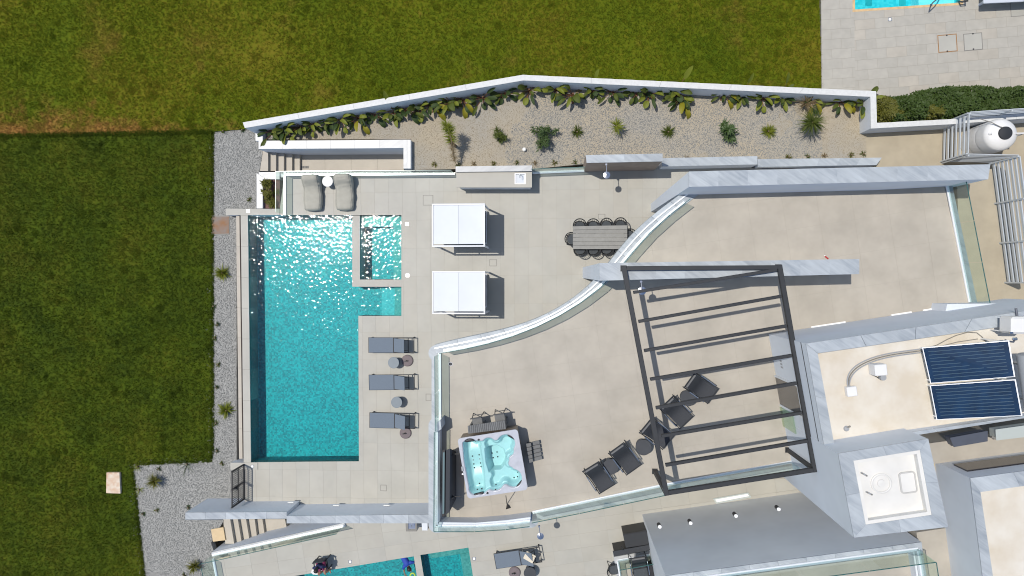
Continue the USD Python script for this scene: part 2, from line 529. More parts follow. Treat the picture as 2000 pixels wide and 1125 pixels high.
M["towel"] = mat("cream_towel", (0.62, 0.56, 0.45), 0.95, var=0.05, scale=20)
M["gravel_bed"] = mat("gravel_ground", (0.29, 0.285, 0.265), 0.95, var=0.2, scale=14, detail=5)
M["stone"] = mat("gravel_stone", (0.355, 0.355, 0.335), 0.9, island=0.32)
M["stone_tan"] = mat("gravel_stone_tan", (0.385, 0.325, 0.225), 0.9, island=0.25)
M["navyblue"] = mat("slate_panel", (0.075, 0.085, 0.11), 0.5, var=0.05)
M["palebox"] = mat("pale_panel", (0.42, 0.46, 0.44), 0.5)
M["canopy"] = mat("canopy_grey", (0.50, 0.53, 0.57), 0.6)


def lawn_mat(name, a, b, c, s1, s2, soil_y=None, turf=False):
    n = {"g": ("geometry", {}),
         "n1": ("noise_texture", {"scale": s1, "detail": 6.0, "roughness": 0.62}),
         "n2": ("noise_texture", {"scale": s2, "detail": 3.0, "roughness": 0.7}),
         "mx": ("mix_float", {"fac": 0.42}),
         "r": ("rgb_ramp", {"ramp": [(0.30, a), (0.50, b), (0.70, c)]}),
         "h": ("hsv", {"hue": 0.5, "saturation": 1.0, "fac": 1.0}),
         "mr": ("map_range", {"from_min": 0.0, "from_max": 1.0, "to_min": 0.65, "to_max": 1.35}),
         "p": ("principled_bsdf", {"roughness": 0.9, "specular_ior_level": 0.15})}
    l = [("g.position", "n1.vector"), ("g.position", "n2.vector"), ("n1.fac", "mx.a"), ("n2.fac", "mx.b"), ("mx.result", "r.fac"),
         ("g.random_per_island", "mr.value"), ("r.color", "h.color"), ("mr.result", "h.value")]
    out = "h.color"
    if turf:                                        # rolls of turf, each of a slightly different green
        n["bk"] = ("brick_texture", {"offset": 0.5, "color1": (0.72, 0.72, 0.72), "color2": (1.18, 1.18, 1.10), "mortar": (0.62, 0.62, 0.62), "scale": 1.0, "mortar_size": 0.012, "mortar_smooth": 1.0, "brick_width": 1.0, "row_height": 0.62})
        n["tm"] = ("mix_color", {"blend_type": "multiply", "fac": 0.6})
        l += [("g.position", "bk.vector"), (out, "tm.a"), ("bk.color", "tm.b")]
        out = "tm.result"
    if soil_y is not None:                          # thin brownish places all over
        n["nw"] = ("noise_texture", {"scale": 0.42, "detail": 8.0, "roughness": 0.68})
        n["wt"] = ("map_range", {"range_type": "smoothstep", "from_min": 0.53, "from_max": 0.74, "to_min": 0.0, "to_max": 0.6, "clamp": True})
        n["wm"] = ("mix_color", {"blend_type": "mix", "b": (0.20, 0.125, 0.022)})
        l += [("g.position", "nw.vector"), ("nw.fac", "wt.value"), ("wt.result", "wm.fac"), (out, "wm.a")]
        out = "wm.result"
    if soil_y is not None:                          # worn orange soil near the edge of the lawn
        n["sx"] = ("separate_xyz", {})
        n["by"] = ("map_range", {"from_min": soil_y, "from_max": soil_y + 2.6, "to_min": 0.40, "to_max": 0.0, "clamp": True})
        n["bx"] = ("map_range", {"from_min": -11.5, "from_max": -19.5, "to_min": 0.0, "to_max": 1.0, "clamp": True})
        n["bm"] = ("math", {"math_type": "multiply"})
        n["ns"] = ("noise_texture", {"scale": 0.75, "detail": 9.0, "roughness": 0.72})
        n["ad"] = ("math", {"math_type": "add"})
        n["st"] = ("map_range", {"range_type": "smoothstep", "from_min": 0.62, "from_max": 0.88, "to_min": 0.0, "to_max": 0.85, "clamp": True})
        n["sm"] = ("mix_color", {"blend_type": "mix", "b": (0.27, 0.125, 0.035)})
        l += [("g.position", "sx.vector"), ("sx.y", "by.value"), ("sx.x", "bx.value"), ("by.result", "bm.value1"), ("bx.result", "bm.value2"), ("g.position", "ns.vector"),
              ("ns.fac", "ad.value1"), ("bm.value", "ad.value2"), ("ad.value", "st.value"), ("st.result", "sm.fac"), (out, "sm.a")]
        out = "sm.result"
    l.append((out, "p.base_color"))
    return usdkit.material(stage, "/World/Looks/" + name, n, l, surface="p.BSDF")


M["lawn_up"] = lawn_mat("lawn_upper", (0.070, 0.125, 0.003), (0.135, 0.165, 0.004), (0.25, 0.195, 0.016), 0.17, 7.0, soil_y=6.15)
M["lawn_low"] = lawn_mat("lawn_lower", (0.030, 0.062, 0.003), (0.073, 0.108, 0.004), (0.128, 0.134, 0.009), 0.33, 5.0, turf=True)

# ------------------------------------------------------------------ ground, lawns, gravel
rng = np.random.default_rng(7)
Z_LOW, Z_UP, Z_GR, Z_BED = -0.39, -0.34, -0.42, -0.12
TZ = 3.8                                                    # the roof terrace
gravel_px = [(413, 252), (512, 250), (512, 300), (505, 345), (500, 345), (500, 412), (462, 412), (462, 905), (476, 905), (476, 985), (400, 985), (362, 1003), (362, 1016), (437, 1016), (412, 1060), (420, 1085), (423, 1180), (285, 1180), (256, 905), (410, 898), (413, 880)]
low_px = [(-900, 264), (0, 265), (413, 257), (413, 880), (410, 898), (256, 905), (285, 1180), (285, 1900), (-900, 1900)]
up_px = [(-900, 264), (0, 265), (413, 257), (500, 250), (500, 246), (1020, 155), (1605, 178), (1600, 0), (1600, -900), (-900, -900)]
solo("ground", sheet(Polygon([(-700, -700), (700, -700), (700, 700), (-700, 700)]).difference(poly([(380, 235), (1590, 150), (1590, -400), (2300, -400), (2300, 1400), (380, 1400)], -0.6)), -0.62), M["lawn_low"], kind="structure")
solo("ground", sheet(poly([(200, 200), (2600, 60), (2600, 1500), (200, 1500)], -2.2), -2.2), M["tan"], kind="structure")


def slab(pts, z, thick, holes=()):
    g = poly(pts, z)
    for h in holes:
        g = g.difference(h)
    return prism(g, z - thick, z)


g_up, g_low, g_gr = poly(up_px, Z_UP), poly(low_px, Z_LOW), poly(gravel_px, Z_GR)
_y = float(W(200, 262, Z_LOW)[1])


def grid_sheet(g, z, step, amp, seed):
    """A lawn as a gently uneven grid clipped to its outline."""
    x0, y0, x1, y1 = g.bounds
    m = sheet(g, z)
    return m


solo("upper_lawn", slab(up_px, Z_UP, 0.3), M["lawn_up"], kind="structure")
solo("lower_lawn", slab(low_px, Z_LOW, 0.15), M["lawn_low"], kind="structure")
solo("gravel_ground", prism(g_gr, Z_GR - 0.3, Z_GR), M["gravel_bed"], kind="structure")
def sample(g, n, seed):
    r = np.random.default_rng(seed)
    x0, y0, x1, y1 = g.bounds
    out = []
    have = 0
    shapely.prepare(g)
    while have < n:
        p = r.uniform((x0, y0), (x1, y1), (n * 2, 2))
        p = p[shapely.contains_xy(g, p[:, 0], p[:, 1])]
        out.append(p)
        have += len(p)
    return np.vstack(out)[:n]


def grass(g, n, z, seed, L=(0.05, 0.10), w=0.012, blades=5, keep=None):
    p = sample(g, n, seed)
    r = np.random.default_rng(seed + 1)
    if keep is not None:
        p = p[keep(p, r)]
    n = len(p)
    az = r.uniform(0, 2 * np.pi, (n, blades))
    ln = r.uniform(*L, (n, blades))
    el = r.uniform(0.25, 1.2, (n, blades))
    base = np.concatenate([p[:, None] + r.normal(0, 0.018, (n, blades, 2)), np.full((n, blades, 1), z)], -1)
    d = np.stack([np.cos(az) * np.cos(el), np.sin(az) * np.cos(el), np.sin(el)], -1)
    s = np.stack([-np.sin(az), np.cos(az), np.zeros_like(az)], -1) * w
    v = np.stack([base - s, base + s, base + d * ln[..., None]], 2).reshape(-1, 3)
    f = np.arange(len(v)).reshape(-1, 3)
    return trimesh.Trimesh(v, f, process=False)


view = Polygon([tuple(W(x, y, -0.4)[:2]) for x, y in [(-30, -30), (2030, -30), (2030, 1155), (-30, 1155)]])


def keep_up(p, r):
    thin = meshkit.fbm(np.column_stack([p * 0.55, np.zeros(len(p))]), 3, 5)
    return r.random(len(p)) < 0.35 + 1.3 * thin


solo("lawn_grass", grass(g_up.intersection(view), 52000, Z_UP, 11, keep=keep_up), M["lawn_up"], label="sunlit yellow-green grass of the upper lawn above the white wall", cat="grass", kind="stuff")
solo("lawn_grass", grass(g_low.intersection(view), 42000, Z_LOW, 12, L=(0.05, 0.11)), M["lawn_low"], label="dark green freshly laid turf left of the gravel strip", cat="grass", kind="stuff")


edge_low = g_low.intersection(view).exterior.buffer(0.09).intersection(g_gr.buffer(0.02))
edge_mid = LineString(WP([(-40, 265), (0, 265), (413, 257)], Z_UP)).buffer(0.07)
clump = grass(edge_low, 2600, Z_GR + 0.005, 41, L=(0.05, 0.12))
c2_ = grass(edge_mid, 1200, Z_UP + 0.003, 43, L=(0.06, 0.14))
solo("border_grass", [clump, c2_], M["lawn_low"], label="ragged dark grass creeping over the turf's edges onto gravel and soil", cat="grass", kind="stuff")
rc = np.random.default_rng(88)
cl = []
for gg, zz, nn_ in ((g_up, Z_UP, 90), (g_low, Z_LOW, 70)):
    for k_, pc in enumerate(sample(gg.intersection(view), nn_, 300 + nn_)):
        cl.append((gg, zz, pc, rc.uniform(0.08, 0.22)))
for key_, mm_ in ((0, "lawn_up"), (1, "lawn_low")):
    bits = [grass(Point(pc).buffer(rr_).intersection(gg), 45, zz, 1000 + i_, L=(0.05, 0.10)) for i_, (gg, zz, pc, rr_) in enumerate(cl) if (zz == Z_UP) == (key_ == 0)]
    solo("grass_clumps", bits, M[mm_], label=("coarse grass clumps dotted over the sunlit upper lawn", "coarse grass clumps dotted over the dark turf")[key_], cat="grass", kind="stuff")


def stones(g, n, z, seed, size=(0.018, 0.045)):
    p = sample(g, n, seed)
    r = np.random.default_rng(seed + 1)
    n = len(p)
    o = np.array([[1, 0, 0], [0, 1, 0], [-1, 0, 0], [0, -1, 0], [0, 0, 1]], float)
    f = np.array([[0, 1, 4], [1, 2, 4], [2, 3, 4], [3, 0, 4]])
    sc = r.uniform(*size, (n, 1, 1)) * r.uniform(0.6, 1.3, (n, 5, 3))
    a = r.uniform(0, 6.28, n)
    v = o[None] * sc
    v[..., 2] *= 0.9
    c, s = np.cos(a)[:, None], np.sin(a)[:, None]
    x, y = v[..., 0] * c - v[..., 1] * s, v[..., 0] * s + v[..., 1] * c
    v = np.stack([x + p[:, :1], y + p[:, 1:], v[..., 2] + z - 0.004], -1).reshape(-1, 3)
    return trimesh.Trimesh(v, (f[None] + 5 * np.arange(n)[:, None, None]).reshape(-1, 3), process=False)


solo("gravel", stones(g_gr.intersection(view), 42000, Z_GR, 21, (0.012, 0.034)), M["stone"], label="grey gravel strip between the dark turf and the pool wall", cat="gravel", kind="stuff")

solo("stray_stones", stones(g_gr.boundary.buffer(0.22).intersection(g_low.union(g_up)), 150, Z_LOW + 0.012, 23, (0.012, 0.03)), M["stone"], label="stray grey stones scattered over the turf's edge beside the gravel", cat="gravel", kind="stuff")
# ------------------------------------------------------------------ planting bed behind the white wall
bed_px = [(505, 258), (520, 250), (1022, 166), (1692, 196), (1692, 318), (1340, 326), (1143, 320), (1040, 330), (890, 330), (803, 332), (803, 272), (514, 272), (512, 262)]
g_bed = poly(bed_px, Z_BED)
solo("planting_bed", prism(g_bed, Z_BED - 0.5, Z_BED), mat("bed_ground", (0.37, 0.31, 0.215), 0.95, col2=(0.30, 0.285, 0.25), scale=0.35, detail=6, bump=0.004, bscale=25), kind="structure")
_all = sample(g_bed, 60000, 31)
_n = meshkit.fbm(np.column_stack([_all * 0.33, np.zeros(len(_all))]), 4, 9)
_px = _all[:, 0]
_grey = (_n > 0.57) | ((_px > W(1400, 250)[0]) & (_n > 0.38)) | ((_px < W(900, 250)[0]) & (_n > 0.47))


def stones_at(p, z, seed, size=(0.016, 0.04)):
    r = np.random.default_rng(seed)
    n = len(p)
    o = np.array([[1, 0, 0], [0, 1, 0], [-1, 0, 0], [0, -1, 0], [0, 0, 1]], float)
    f = np.array([[0, 1, 4], [1, 2, 4], [2, 3, 4], [3, 0, 4]])
    v = o[None] * (r.uniform(*size, (n, 1, 1)) * r.uniform(0.6, 1.3, (n, 5, 3)))
    v = np.stack([v[..., 0] + p[:, :1], v[..., 1] + p[:, 1:], v[..., 2] * 0.9 + z - 0.004], -1).reshape(-1, 3)
    return trimesh.Trimesh(v, (f[None] + 5 * np.arange(n)[:, None, None]).reshape(-1, 3), process=False)


solo("gravel", stones_at(_all[_grey], Z_BED, 32, (0.012, 0.03)), M["stone"], label="blue-grey gravel patches in the planting bed below the white wall", cat="gravel", kind="stuff")
solo("gravel", stones_at(_all[~_grey], Z_BED, 33, (0.009, 0.022)), M["stone_tan"], label="tan sandy gravel in the planting bed below the white wall", cat="gravel", kind="stuff")
solo("side_path", prism(poly([(1692, 250), (2150, 215), (2150, 330), (1692, 330)], Z_BED).difference(g_bed), Z_BED - 0.5, Z_BED), M["tan"], kind="structure")

ZE = 3.0
solo("rear_path", prism(poly([(1868, 332), (2200, 322), (2200, 660), (1880, 640)], ZE), -0.5, ZE), M["tan"], kind="structure")
# white garden wall (one thing: bodies and cap stones)
ZW = 0.85
wallpts_out = [(474, 239), (1021, 146), (1711, 178), (1713, 240), (1850, 233), (2120, 212)]
wallpts_in = [(478, 250), (1022, 157), (1700, 189), (1701, 251), (1851, 243), (2121, 222)]
t = thing("garden_wall", "long white rendered garden wall bending round the gravel planting bed", "wall", at=(*WP([(1022, 150)], ZW)[0], Z_BED))
for i in range(len(wallpts_out) - 1):
    q = [wallpts_out[i], wallpts_out[i + 1], wallpts_in[i + 1], wallpts_in[i]]
    part(t, "wall_body", prism(poly(q, ZW).buffer(-0.002), Z_UP - 0.25, ZW - 0.04), M["grey"] if i < 3 else M["bluegrey"])
    L = Polygon(WP(q, ZW)).length / 2
    for m in quad_panels(q, ZW, ZW - 0.04, ZW, max(1, int(L / 2.4)), gap=0.008):
        part(t, "cap_stone", m, M["whitecap"])

# ------------------------------------------------------------------ pool deck, pool
pool_px = [(484, 420), (784, 420), (784, 617), (700, 617), (701, 901), (490, 903)]
g_pool = poly(pool_px, 0)
deck_px = [(547, 404), (556, 340), (890, 336), (1145, 326), (1345, 318), (1560, 336), (1560, 1004), (840, 994), (478, 986), (478, 903), (490, 903), (701, 901), (700, 617), (784, 617), (784, 420), (547, 420)]
g_deck = poly(deck_px, 0)
t = thing("pool_deck", kind="structure", at=(0, 0, 0))
base = part(t, "deck_slab", prism(g_deck, -0.35, -0.005), M["grout"])
vis = g_deck.intersection(poly([(470, 300), (1345, 300), (1345, 400), (1300, 460), (1180, 560), (1050, 660), (880, 690), (870, 1010), (470, 1010)], 0))
tiles(t, base, vis, W(813, 430, 0)[:2], math.radians(0.4), 0.6, 1.2, -0.004, 0.0, [M["deck"], M["deck2"], M["deck"]], gap=0.006)

zf = -0.92
t = thing("swimming_pool", kind="structure", at=(0, 0, 0))
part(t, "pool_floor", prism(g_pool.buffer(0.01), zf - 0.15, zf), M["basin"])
ring = g_pool.buffer(0.14, join_style=2).difference(g_pool)
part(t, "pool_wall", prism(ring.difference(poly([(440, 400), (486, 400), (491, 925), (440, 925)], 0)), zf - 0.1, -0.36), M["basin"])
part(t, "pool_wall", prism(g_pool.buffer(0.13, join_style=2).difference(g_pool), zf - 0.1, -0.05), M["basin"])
part(t, "step_ledge", prism(poly([(766, 421), (783, 421), (783, 545), (766, 545)], 0).buffer(0.02), zf, -0.30), M["basin_pale"])
part(t, "step_ledge", prism(poly([(703, 421), (766, 421), (766, 442), (703, 442)], 0), zf, -0.32), M["basin_pale"])
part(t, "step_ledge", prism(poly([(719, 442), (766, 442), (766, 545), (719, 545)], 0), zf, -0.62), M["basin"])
part(t, "step_ledge", prism(poly([(768, 560), (783, 560), (783, 617), (768, 617)], 0).buffer(0.01), zf, -0.28), M["basin_pale"])
part(t, "step_ledge", prism(poly([(740, 560), (768, 560), (768, 617), (740, 617)], 0), zf, -0.46), caustic_mosaic("pool_caustic_mosaic_step", (0.06, 0.30, 0.31), (0.13, 0.46, 0.45), 13))
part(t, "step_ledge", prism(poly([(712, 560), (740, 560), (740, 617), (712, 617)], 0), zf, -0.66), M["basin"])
part(t, "divider_wall", prism(poly([(688, 421), (703, 421), (703, 546), (688, 546)], 0), zf, 0.0), M["deck"])
part(t, "divider_wall", prism(poly([(688, 546), (784, 546), (784, 560), (688, 560)], 0), zf, 0.001), M["deck"])
g_water = g_pool.difference(poly([(688, 420), (703, 420), (703, 546), (784, 546), (784, 560), (688, 560)], 0))
solo("pool_water", sheet(g_water, -0.075), M["water"], kind="structure")

t = thing("pool_edge_wall", "pale stone overflow edge along the gravel side of the large pool", "wall", at=(*W(478, 660, 0)[:2], Z_GR))
for m in quad_panels([(470, 420), (476, 903), (490, 903), (484, 420)], 0, Z_GR - 0.4, 0.0, 8):
    part(t, "edge_slab", m, M["deck"])
for m in quad_panels([(461, 422), (467, 896), (473.5, 896), (467.5, 422)], -0.14, Z_GR - 0.4, -0.14, 8):
    part(t, "gutter_slab", m, M["step"])
part(t, "overflow_gutter", prism(poly([(467, 422), (473, 896), (477, 896), (471, 422)], -0.1), Z_GR - 0.4, -0.25), M["gutter"])
quad_wall("low_wall", "stone topped low wall end at the top left corner of the pool", [(441, 408), (546, 408), (546, 420), (441, 420)], 0.03, Z_GR - 0.3, M["grey"], M["deck"], 2)
quad_wall("low_wall", "stone topped low wall end at the bottom left corner of the pool beside the black gate", [(450, 904), (503, 904), (503, 917), (450, 917)], 0.03, Z_GR - 0.3, M["grey"], M["deck"], 1)


def floor_light(px, py, z, where):
    c = W(px, py, z)
    t = thing("deck_light", f"small white paving light {where}", "floor light", at=c)
    part(t, "lamp_cover", box((0, 0, 0.008), (0.10, 0.10, 0.012), bevel=0.004), M["lamp"], local=True)
    part(t, "rim", prism(shapely.box(-0.07, -0.07, 0.07, 0.07).difference(shapely.box(-0.055, -0.055, 0.055, 0.055)), 0.001, 0.010), M["steel"], local=True)


for a in [(795, 438, 0.0, "beside the upper white cabana"), (796, 538, 0.0, "beside the lower white cabana"), (485, 412, 0.03, "on the wall above the pool's left corner"), (493, 911, 0.03, "on the wall below the pool's left corner"),
          (684, 1097, 0.0, "above the pool with the swimmer"), (926, 1091, 0.0, "right of the neighbouring plunge pool"), (1738, 38, -0.3, "below the bright cyan pool")]:
    floor_light(*a)


def hatch(px, py, w, h, z, label, rz=0.0, m="hatch", line=0.018):
    c = W(px, py, z)
    t = thing("access_cover", label, "floor cover", at=c, rz=rz)
    o = shapely.box(-w / 2, -h / 2, w / 2, h / 2)
    part(t, "frame", prism(o.difference(o.buffer(-line, join_style=2)), -0.002, 0.005), M[m], local=True)
    part(t, "cover_plate", prism(o.buffer(-line - 0.003, join_style=2), -0.002, 0.004), M["deck"], local=True)
    return t


hatch(836, 391, 0.44, 0.44, 0, "square paving cover above the top left corner of the upper cabana")
hatch(963, 513, 0.30, 0.30, 0, "small square paving cover between the two white cabanas")
hatch(837, 776, 0.24, 0.30, 0, "small paving cover beside the terrace glass and the middle lounger")
hatch(749, 953, 0.27, 0.27, 0, "small square paving cover on the deck below the pool")
hatch(1175, 423, 0.30, 0.22, 0, "paving cover just above the dining chairs")

# ------------------------------------------------------------------ sunken stair at the top left of the deck
t = thing("garden_stair", "sunken stair of five pale stone steps left of the paved landing", "stairs", at=(*W(548, 310, -0.4)[:2], -1.3))
ST0 = [508, 523, 538.5, 554, 570, 585]
for i in range(5):
    z = Z_GR - 0.02 - 0.16 * i
    a, b = ST0[i], ST0[i + 1]
    part(t, "step", prism(Polygon([*WP([(a, 291), (b + 0.4, 291)], z), *WP([(b + 0.4, 334), (a, 334)], z)]), z - 0.35, z - 0.0), M["step"])
zl = Z_GR - 0.02 - 0.16 * 5
lp = poly([(584, 291), (789, 291), (789, 336), (584, 336)], zl)
t = thing("stair_landing", kind="structure", at=(0, 0, 0))
b_ = part(t, "landing_slab", prism(lp, zl - 0.3, zl - 0.012), M["grout"])
tiles(t, b_, lp, W(584, 334, zl)[:2], 0.0, 1.2, 0.9, zl - 0.011, zl, [M["step"], M["step"]])
t = thing("floor_drain", "dark rectangular drain grate on the sunken landing beside the stair", "drain", at=W(596, 326.5, zl))
part(t, "grate_frame", box((0, 0, 0.006), (0.34, 0.11, 0.012)), M["hatch"], local=True)
for k in range(5):
    part(t, "grate_bar", box((-0.13 + 0.065 * k, 0, 0.014), (0.025, 0.09, 0.006)), M["darkmetal"], local=True)
t = thing("stair_wall", "low white stone topped wall round the sunken stair and landing", "wall", at=(*W(650, 282, 0.25)[:2], -1.3))
for q, n in (([(505, 275), (788, 273), (788, 289), (505, 291)], 6), ([(788, 273), (802, 273), (802, 329), (788, 329)], 2), ([(499, 258), (513, 258), (513, 275), (499, 275)], 1)):
    part(t, "wall_body", prism(poly(q, 0.2).buffer(-0.002), -1.6, 0.16), M["grey"])
    for m in quad_panels(q, 0.2, 0.16, 0.2, n):
        part(t, "cap_stone", m, M["marble2"])
solo("retaining_face", prism(poly([(505, 336), (803, 334), (803, 340), (556, 340), (556, 346), (505, 346)], 0), -1.6, -0.02), M["marble2"], label="pale stone edge of the deck along the sunken landing", cat="wall")
t = thing("planter", "small planter with pale stone edges in the corner by the glass", "planter", at=(*W(522, 375, 0)[:2], Z_GR))
part(t, "planter_wall", prism(poly([(501, 338), (513, 346), (513, 407), (501, 407)], 0.05), Z_GR - 0.2, 0.05), M["marble2"])
part(t, "planter_wall", prism(poly([(513, 338), (546, 338), (546, 350), (513, 350)], 0.048), Z_GR - 0.2, 0.048), M["marble2"])
part(t, "soil", prism(poly([(513, 350), (546, 350), (546, 407), (513, 407)], -0.1), Z_GR - 0.2, -0.12), M["gutter"])


# ------------------------------------------------------------------ glass balustrades
def glass_rail(label, pts, z, h=1.05, panel=1.5, chan=(0.10, 0.06), thing_name="glass_balustrade", top=0.022):
    """pts: foot line in world xy. Channel, panes and their edge strips."""
    ls = LineString(pts)
    c = ls.interpolate(0.5, normalized=True)
    t = thing(thing_name, label, "glass balustrade", at=(c.x, c.y, z))
    pts = [np.asarray(p, float) for p in pts]
    for a, b in zip(pts[:-1], pts[1:]):
        L = np.linalg.norm(b - a)
        if L < 0.05:
            continue
        u = (b - a) / L
        part(t, "base_channel", beam((*a, z + chan[1] / 2), (*b, z + chan[1] / 2), chan[0], chan[1], bevel=0.008), M["alu"])
        n = max(1, round(L / panel))
        for i in range(n):
            p, q = a + u * (L * i / n + 0.008), a + u * (L * (i + 1) / n - 0.008)
            part(t, "glass_pane", beam((*p, z + chan[1] + (h - chan[1]) / 2), (*q, z + chan[1] + (h - chan[1]) / 2), 0.017, h - chan[1]), M["rail"])
            part(t, "pane_edge", beam((*p, z + h + top / 2), (*q, z + h + top / 2), top, top), M["edge"])
    return t


glass_rail("glass balustrade along the deck's top left corner behind the two beanbags", WP([(557, 419), (557, 342), (889, 340)]), 0.0, 1.0)
glass_rail("short glass balustrade between the barbecue counter and the shower wall", WP([(1038, 338), (1142, 334)]), 0.0, 1.0)

# ------------------------------------------------------------------ barbecue counter
t = thing("barbecue_counter", "long grey outdoor kitchen counter with a sink at its right end", "outdoor counter", at=(*W(965, 352, 0.9)[:2], 0))
part(t, "counter_body", prism(poly([(895, 341), (1035, 340), (1035, 364), (895, 364)], 0.9), 0, 0.85), M["grey"])
topq = [(891, 337), (1039, 336), (1039, 366), (891, 366)]
sink = poly([(1006, 339), (1026, 339), (1026, 359), (1006, 359)], 0.9)
for i, m in enumerate(quad_panels(topq, 0.9, 0.85, 0.9, 3)):
    pass
tp = poly(topq, 0.9).difference(sink)
part(t, "worktop", prism(tp, 0.85, 0.9), M["deck2"])
sb = part(t, "sink", [prism(sink.buffer(0.012).difference(sink.buffer(-0.02)), 0.70, 0.905), prism(sink, 0.68, 0.70)], M["steel"])
c = W(1016, 340, 0.95)
part(t, "tap", tube([(c[0], c[1] - 0.03, 0.9), (c[0], c[1] - 0.03, 1.15), (c[0], c[1] - 0.10, 1.2), (c[0], c[1] - 0.18, 1.15)], 0.014), M["steel"], parent=sb, smooth=40)
part(t, "back_ledge", prism(poly([(890, 325), (1039, 323), (1039, 334), (890, 336)], 1.0), Z_BED - 0.3, 1.0), M["marble2"])

# ------------------------------------------------------------------ shower wall and low marble walls
quad_wall("shower_wall", "tall brown stone shower wall with marble top beside the planting bed", [(1144, 303), (1294, 300), (1294, 315), (1146, 318)], 2.15, Z_BED - 0.3, M["brownstone"], M["marble"], 4)
quad_wall("low_wall", "grey marble topped low wall right of the brown shower wall", [(1293, 309), (1479, 305), (1479, 321), (1293, 325)], 0.75, Z_BED - 0.3, M["grey"], M["marble"], 5)
quad_wall("low_wall", "lowest marble topped wall at the right end of the planting bed", [(1480, 311), (1722, 308), (1712, 322), (1480, 326)], 0.35, Z_BED - 0.3, M["grey"], M["marble"], 6)


def shower(px, py, z, wallpx, label, scale=1.0):
    c = W(px, py, z)
    a = W(*wallpx, z + 0.05)
    t = thing("shower_head", label, "shower head", at=(c[0], c[1], z))
    part(t, "rose", lathe([(0, 0.0), (0.13 * scale, 0.0), (0.135 * scale, 0.012), (0.03, 0.03), (0.02, 0.06), (0, 0.06)], (c[0], c[1], z)), M["steel"], smooth=35)
    part(t, "arm", tube([a, (a * 0.3 + c * 0.7) + np.array([0, 0, 0.06]), c + np.array([0, 0, 0.07]), c + np.array([0, 0, 0.03])], 0.016), M["steel"], smooth=40)
    part(t, "wall_plate", cyl((a[0], a[1]), 0.04, a[2] - 0.04, a[2] + 0.04), M["steel"], smooth=40)


shower(1185, 342, 1.95, (1184, 321), "round steel shower head on the brown shower wall above the paved deck")

# ------------------------------------------------------------------ the tall marble walls
def prow(name, label, toppx, ztop, basepx, zb, npan, tail=None):
    """A tall wall: top quad (left-top, right-top, right-bottom, left-bottom) and, on the left, a foot that runs out further."""
    a, b, c, d = [W(x, y, ztop) for x, y in toppx]
    e, f = [W(x, y, zb) for x, y in basepx]
    low = lambda p: np.array([p[0], p[1], zb])  # noqa: E731
    up = [p - np.array([0, 0, 0.04]) for p in (a, b, c, d)]
    m = hull([*up, e, low(b), low(c), f])
    t = thing(name, label, "wall", at=((a + b)[0] / 2, (a + b)[1] / 2, zb))
    part(t, "wall_body", m, M["bluegrey"])
    for q in quad_panels(toppx, ztop, ztop - 0.04, ztop, npan, grow=0.003):
        part(t, "coping_slab", q, M["marble"])
    return t


t = prow("marble_wall", "long tall wall with grey marble top along the terrace's upper side", [(1346, 335), (1934, 321), (1930, 350), (1346, 365)], TZ + 1.5, [(1271, 398), (1271, 414)], 0.0, 10)
part(t, "wall_lamp", box(W(1287, 392, 0.9), (0.10, 0.14, 0.12), bevel=0.02), M["black"])
prow("marble_wall", "freestanding tall marble topped wall crossing the middle of the terrace under the pergola", [(1171, 514), (1678, 506), (1678, 535), (1171, 548)], TZ + 2.3, [(1138, 522), (1138, 543)], 0.0, 9)
shower(1254, 568, TZ + 1.9, (1252, 550), "steel shower head on the middle wall under the pergola's corner")

# ------------------------------------------------------------------ the villa: terrace, stair block, lift tower
O_px = [(848, 674), (871, 668), (915, 657), (978, 645), (1028, 629), (1083, 604), (1135, 568), (1163, 546), (1193, 508), (1212, 482), (1248, 444), (1280, 417), (1310, 393), (1346, 366)]
I_px = [(852, 690), (880, 687), (928, 678), (978, 665), (1028, 648), (1083, 623), (1138, 588), (1188, 553), (1221, 513), (1235, 496), (1262, 466), (1295, 435), (1328, 408), (1366, 379)]


def spl(pts, n=40):
    from scipy.interpolate import splprep, splev
    p = np.array(pts, float)
    tck, _ = splprep(p.T, s=8, k=3)
    return np.array(splev(np.linspace(0, 1, n), tck)).T


O_c, I_c = spl(O_px), spl(I_px)
OW, IW = np.array(WP(O_c, TZ)), np.array(WP(I_c, TZ))
terr_px = [tuple(p) for p in I_c] + [(1366, 376), (1842, 352), (1893, 592), (1905, 700), (1720, 905), (1549, 906), (1295, 952), (1130, 986), (1037, 1004), (1036, 1016), (852, 1026), (852, 832), (858, 830), (858, 690)]
g_terr = poly(terr_px, TZ)
g_curve = Polygon([*OW, *IW[::-1]]).buffer(0)
t_villa = villa = thing("villa", "modern white villa with a curved roof terrace, stair block and lift tower", "house", at=(*W(1300, 700, 0)[:2], 0))
slabg = shapely.union_all([g_terr.buffer(0.30, join_style=1), g_curve]).intersection(poly([(836, 300), (2300, 300), (2300, 1300), (836, 1300)], TZ)).difference(poly([(840, 400), (1346, 330), (1346, 366), (1190, 505), (1080, 600), (900, 655), (840, 672)], TZ).difference(g_curve))
part(villa, "terrace_slab", prism(slabg, TZ - 0.45, TZ - 0.05), M["marble"])
part(villa, "ground_floor", prism(g_terr.buffer(-0.9), 0.0, TZ - 0.45), M["white"])
tf = part(villa, "terrace_floor", prism(g_terr, TZ - 0.05, TZ - 0.005), M["grout"])
ang = math.atan2(W(1848, 603, TZ)[1] - W(1499, 653, TZ)[1], W(1848, 603, TZ)[0] - W(1499, 653, TZ)[0])
block_px = [(1574, 671), (2120, 590), (2170, 790), (1611, 878)]
ZB = 7.3
g_block = poly(block_px, ZB)
ZT = 8.35
g_tower = poly([(1637, 886), (1813, 857), (1852, 1029), (1668, 1050)], ZT)
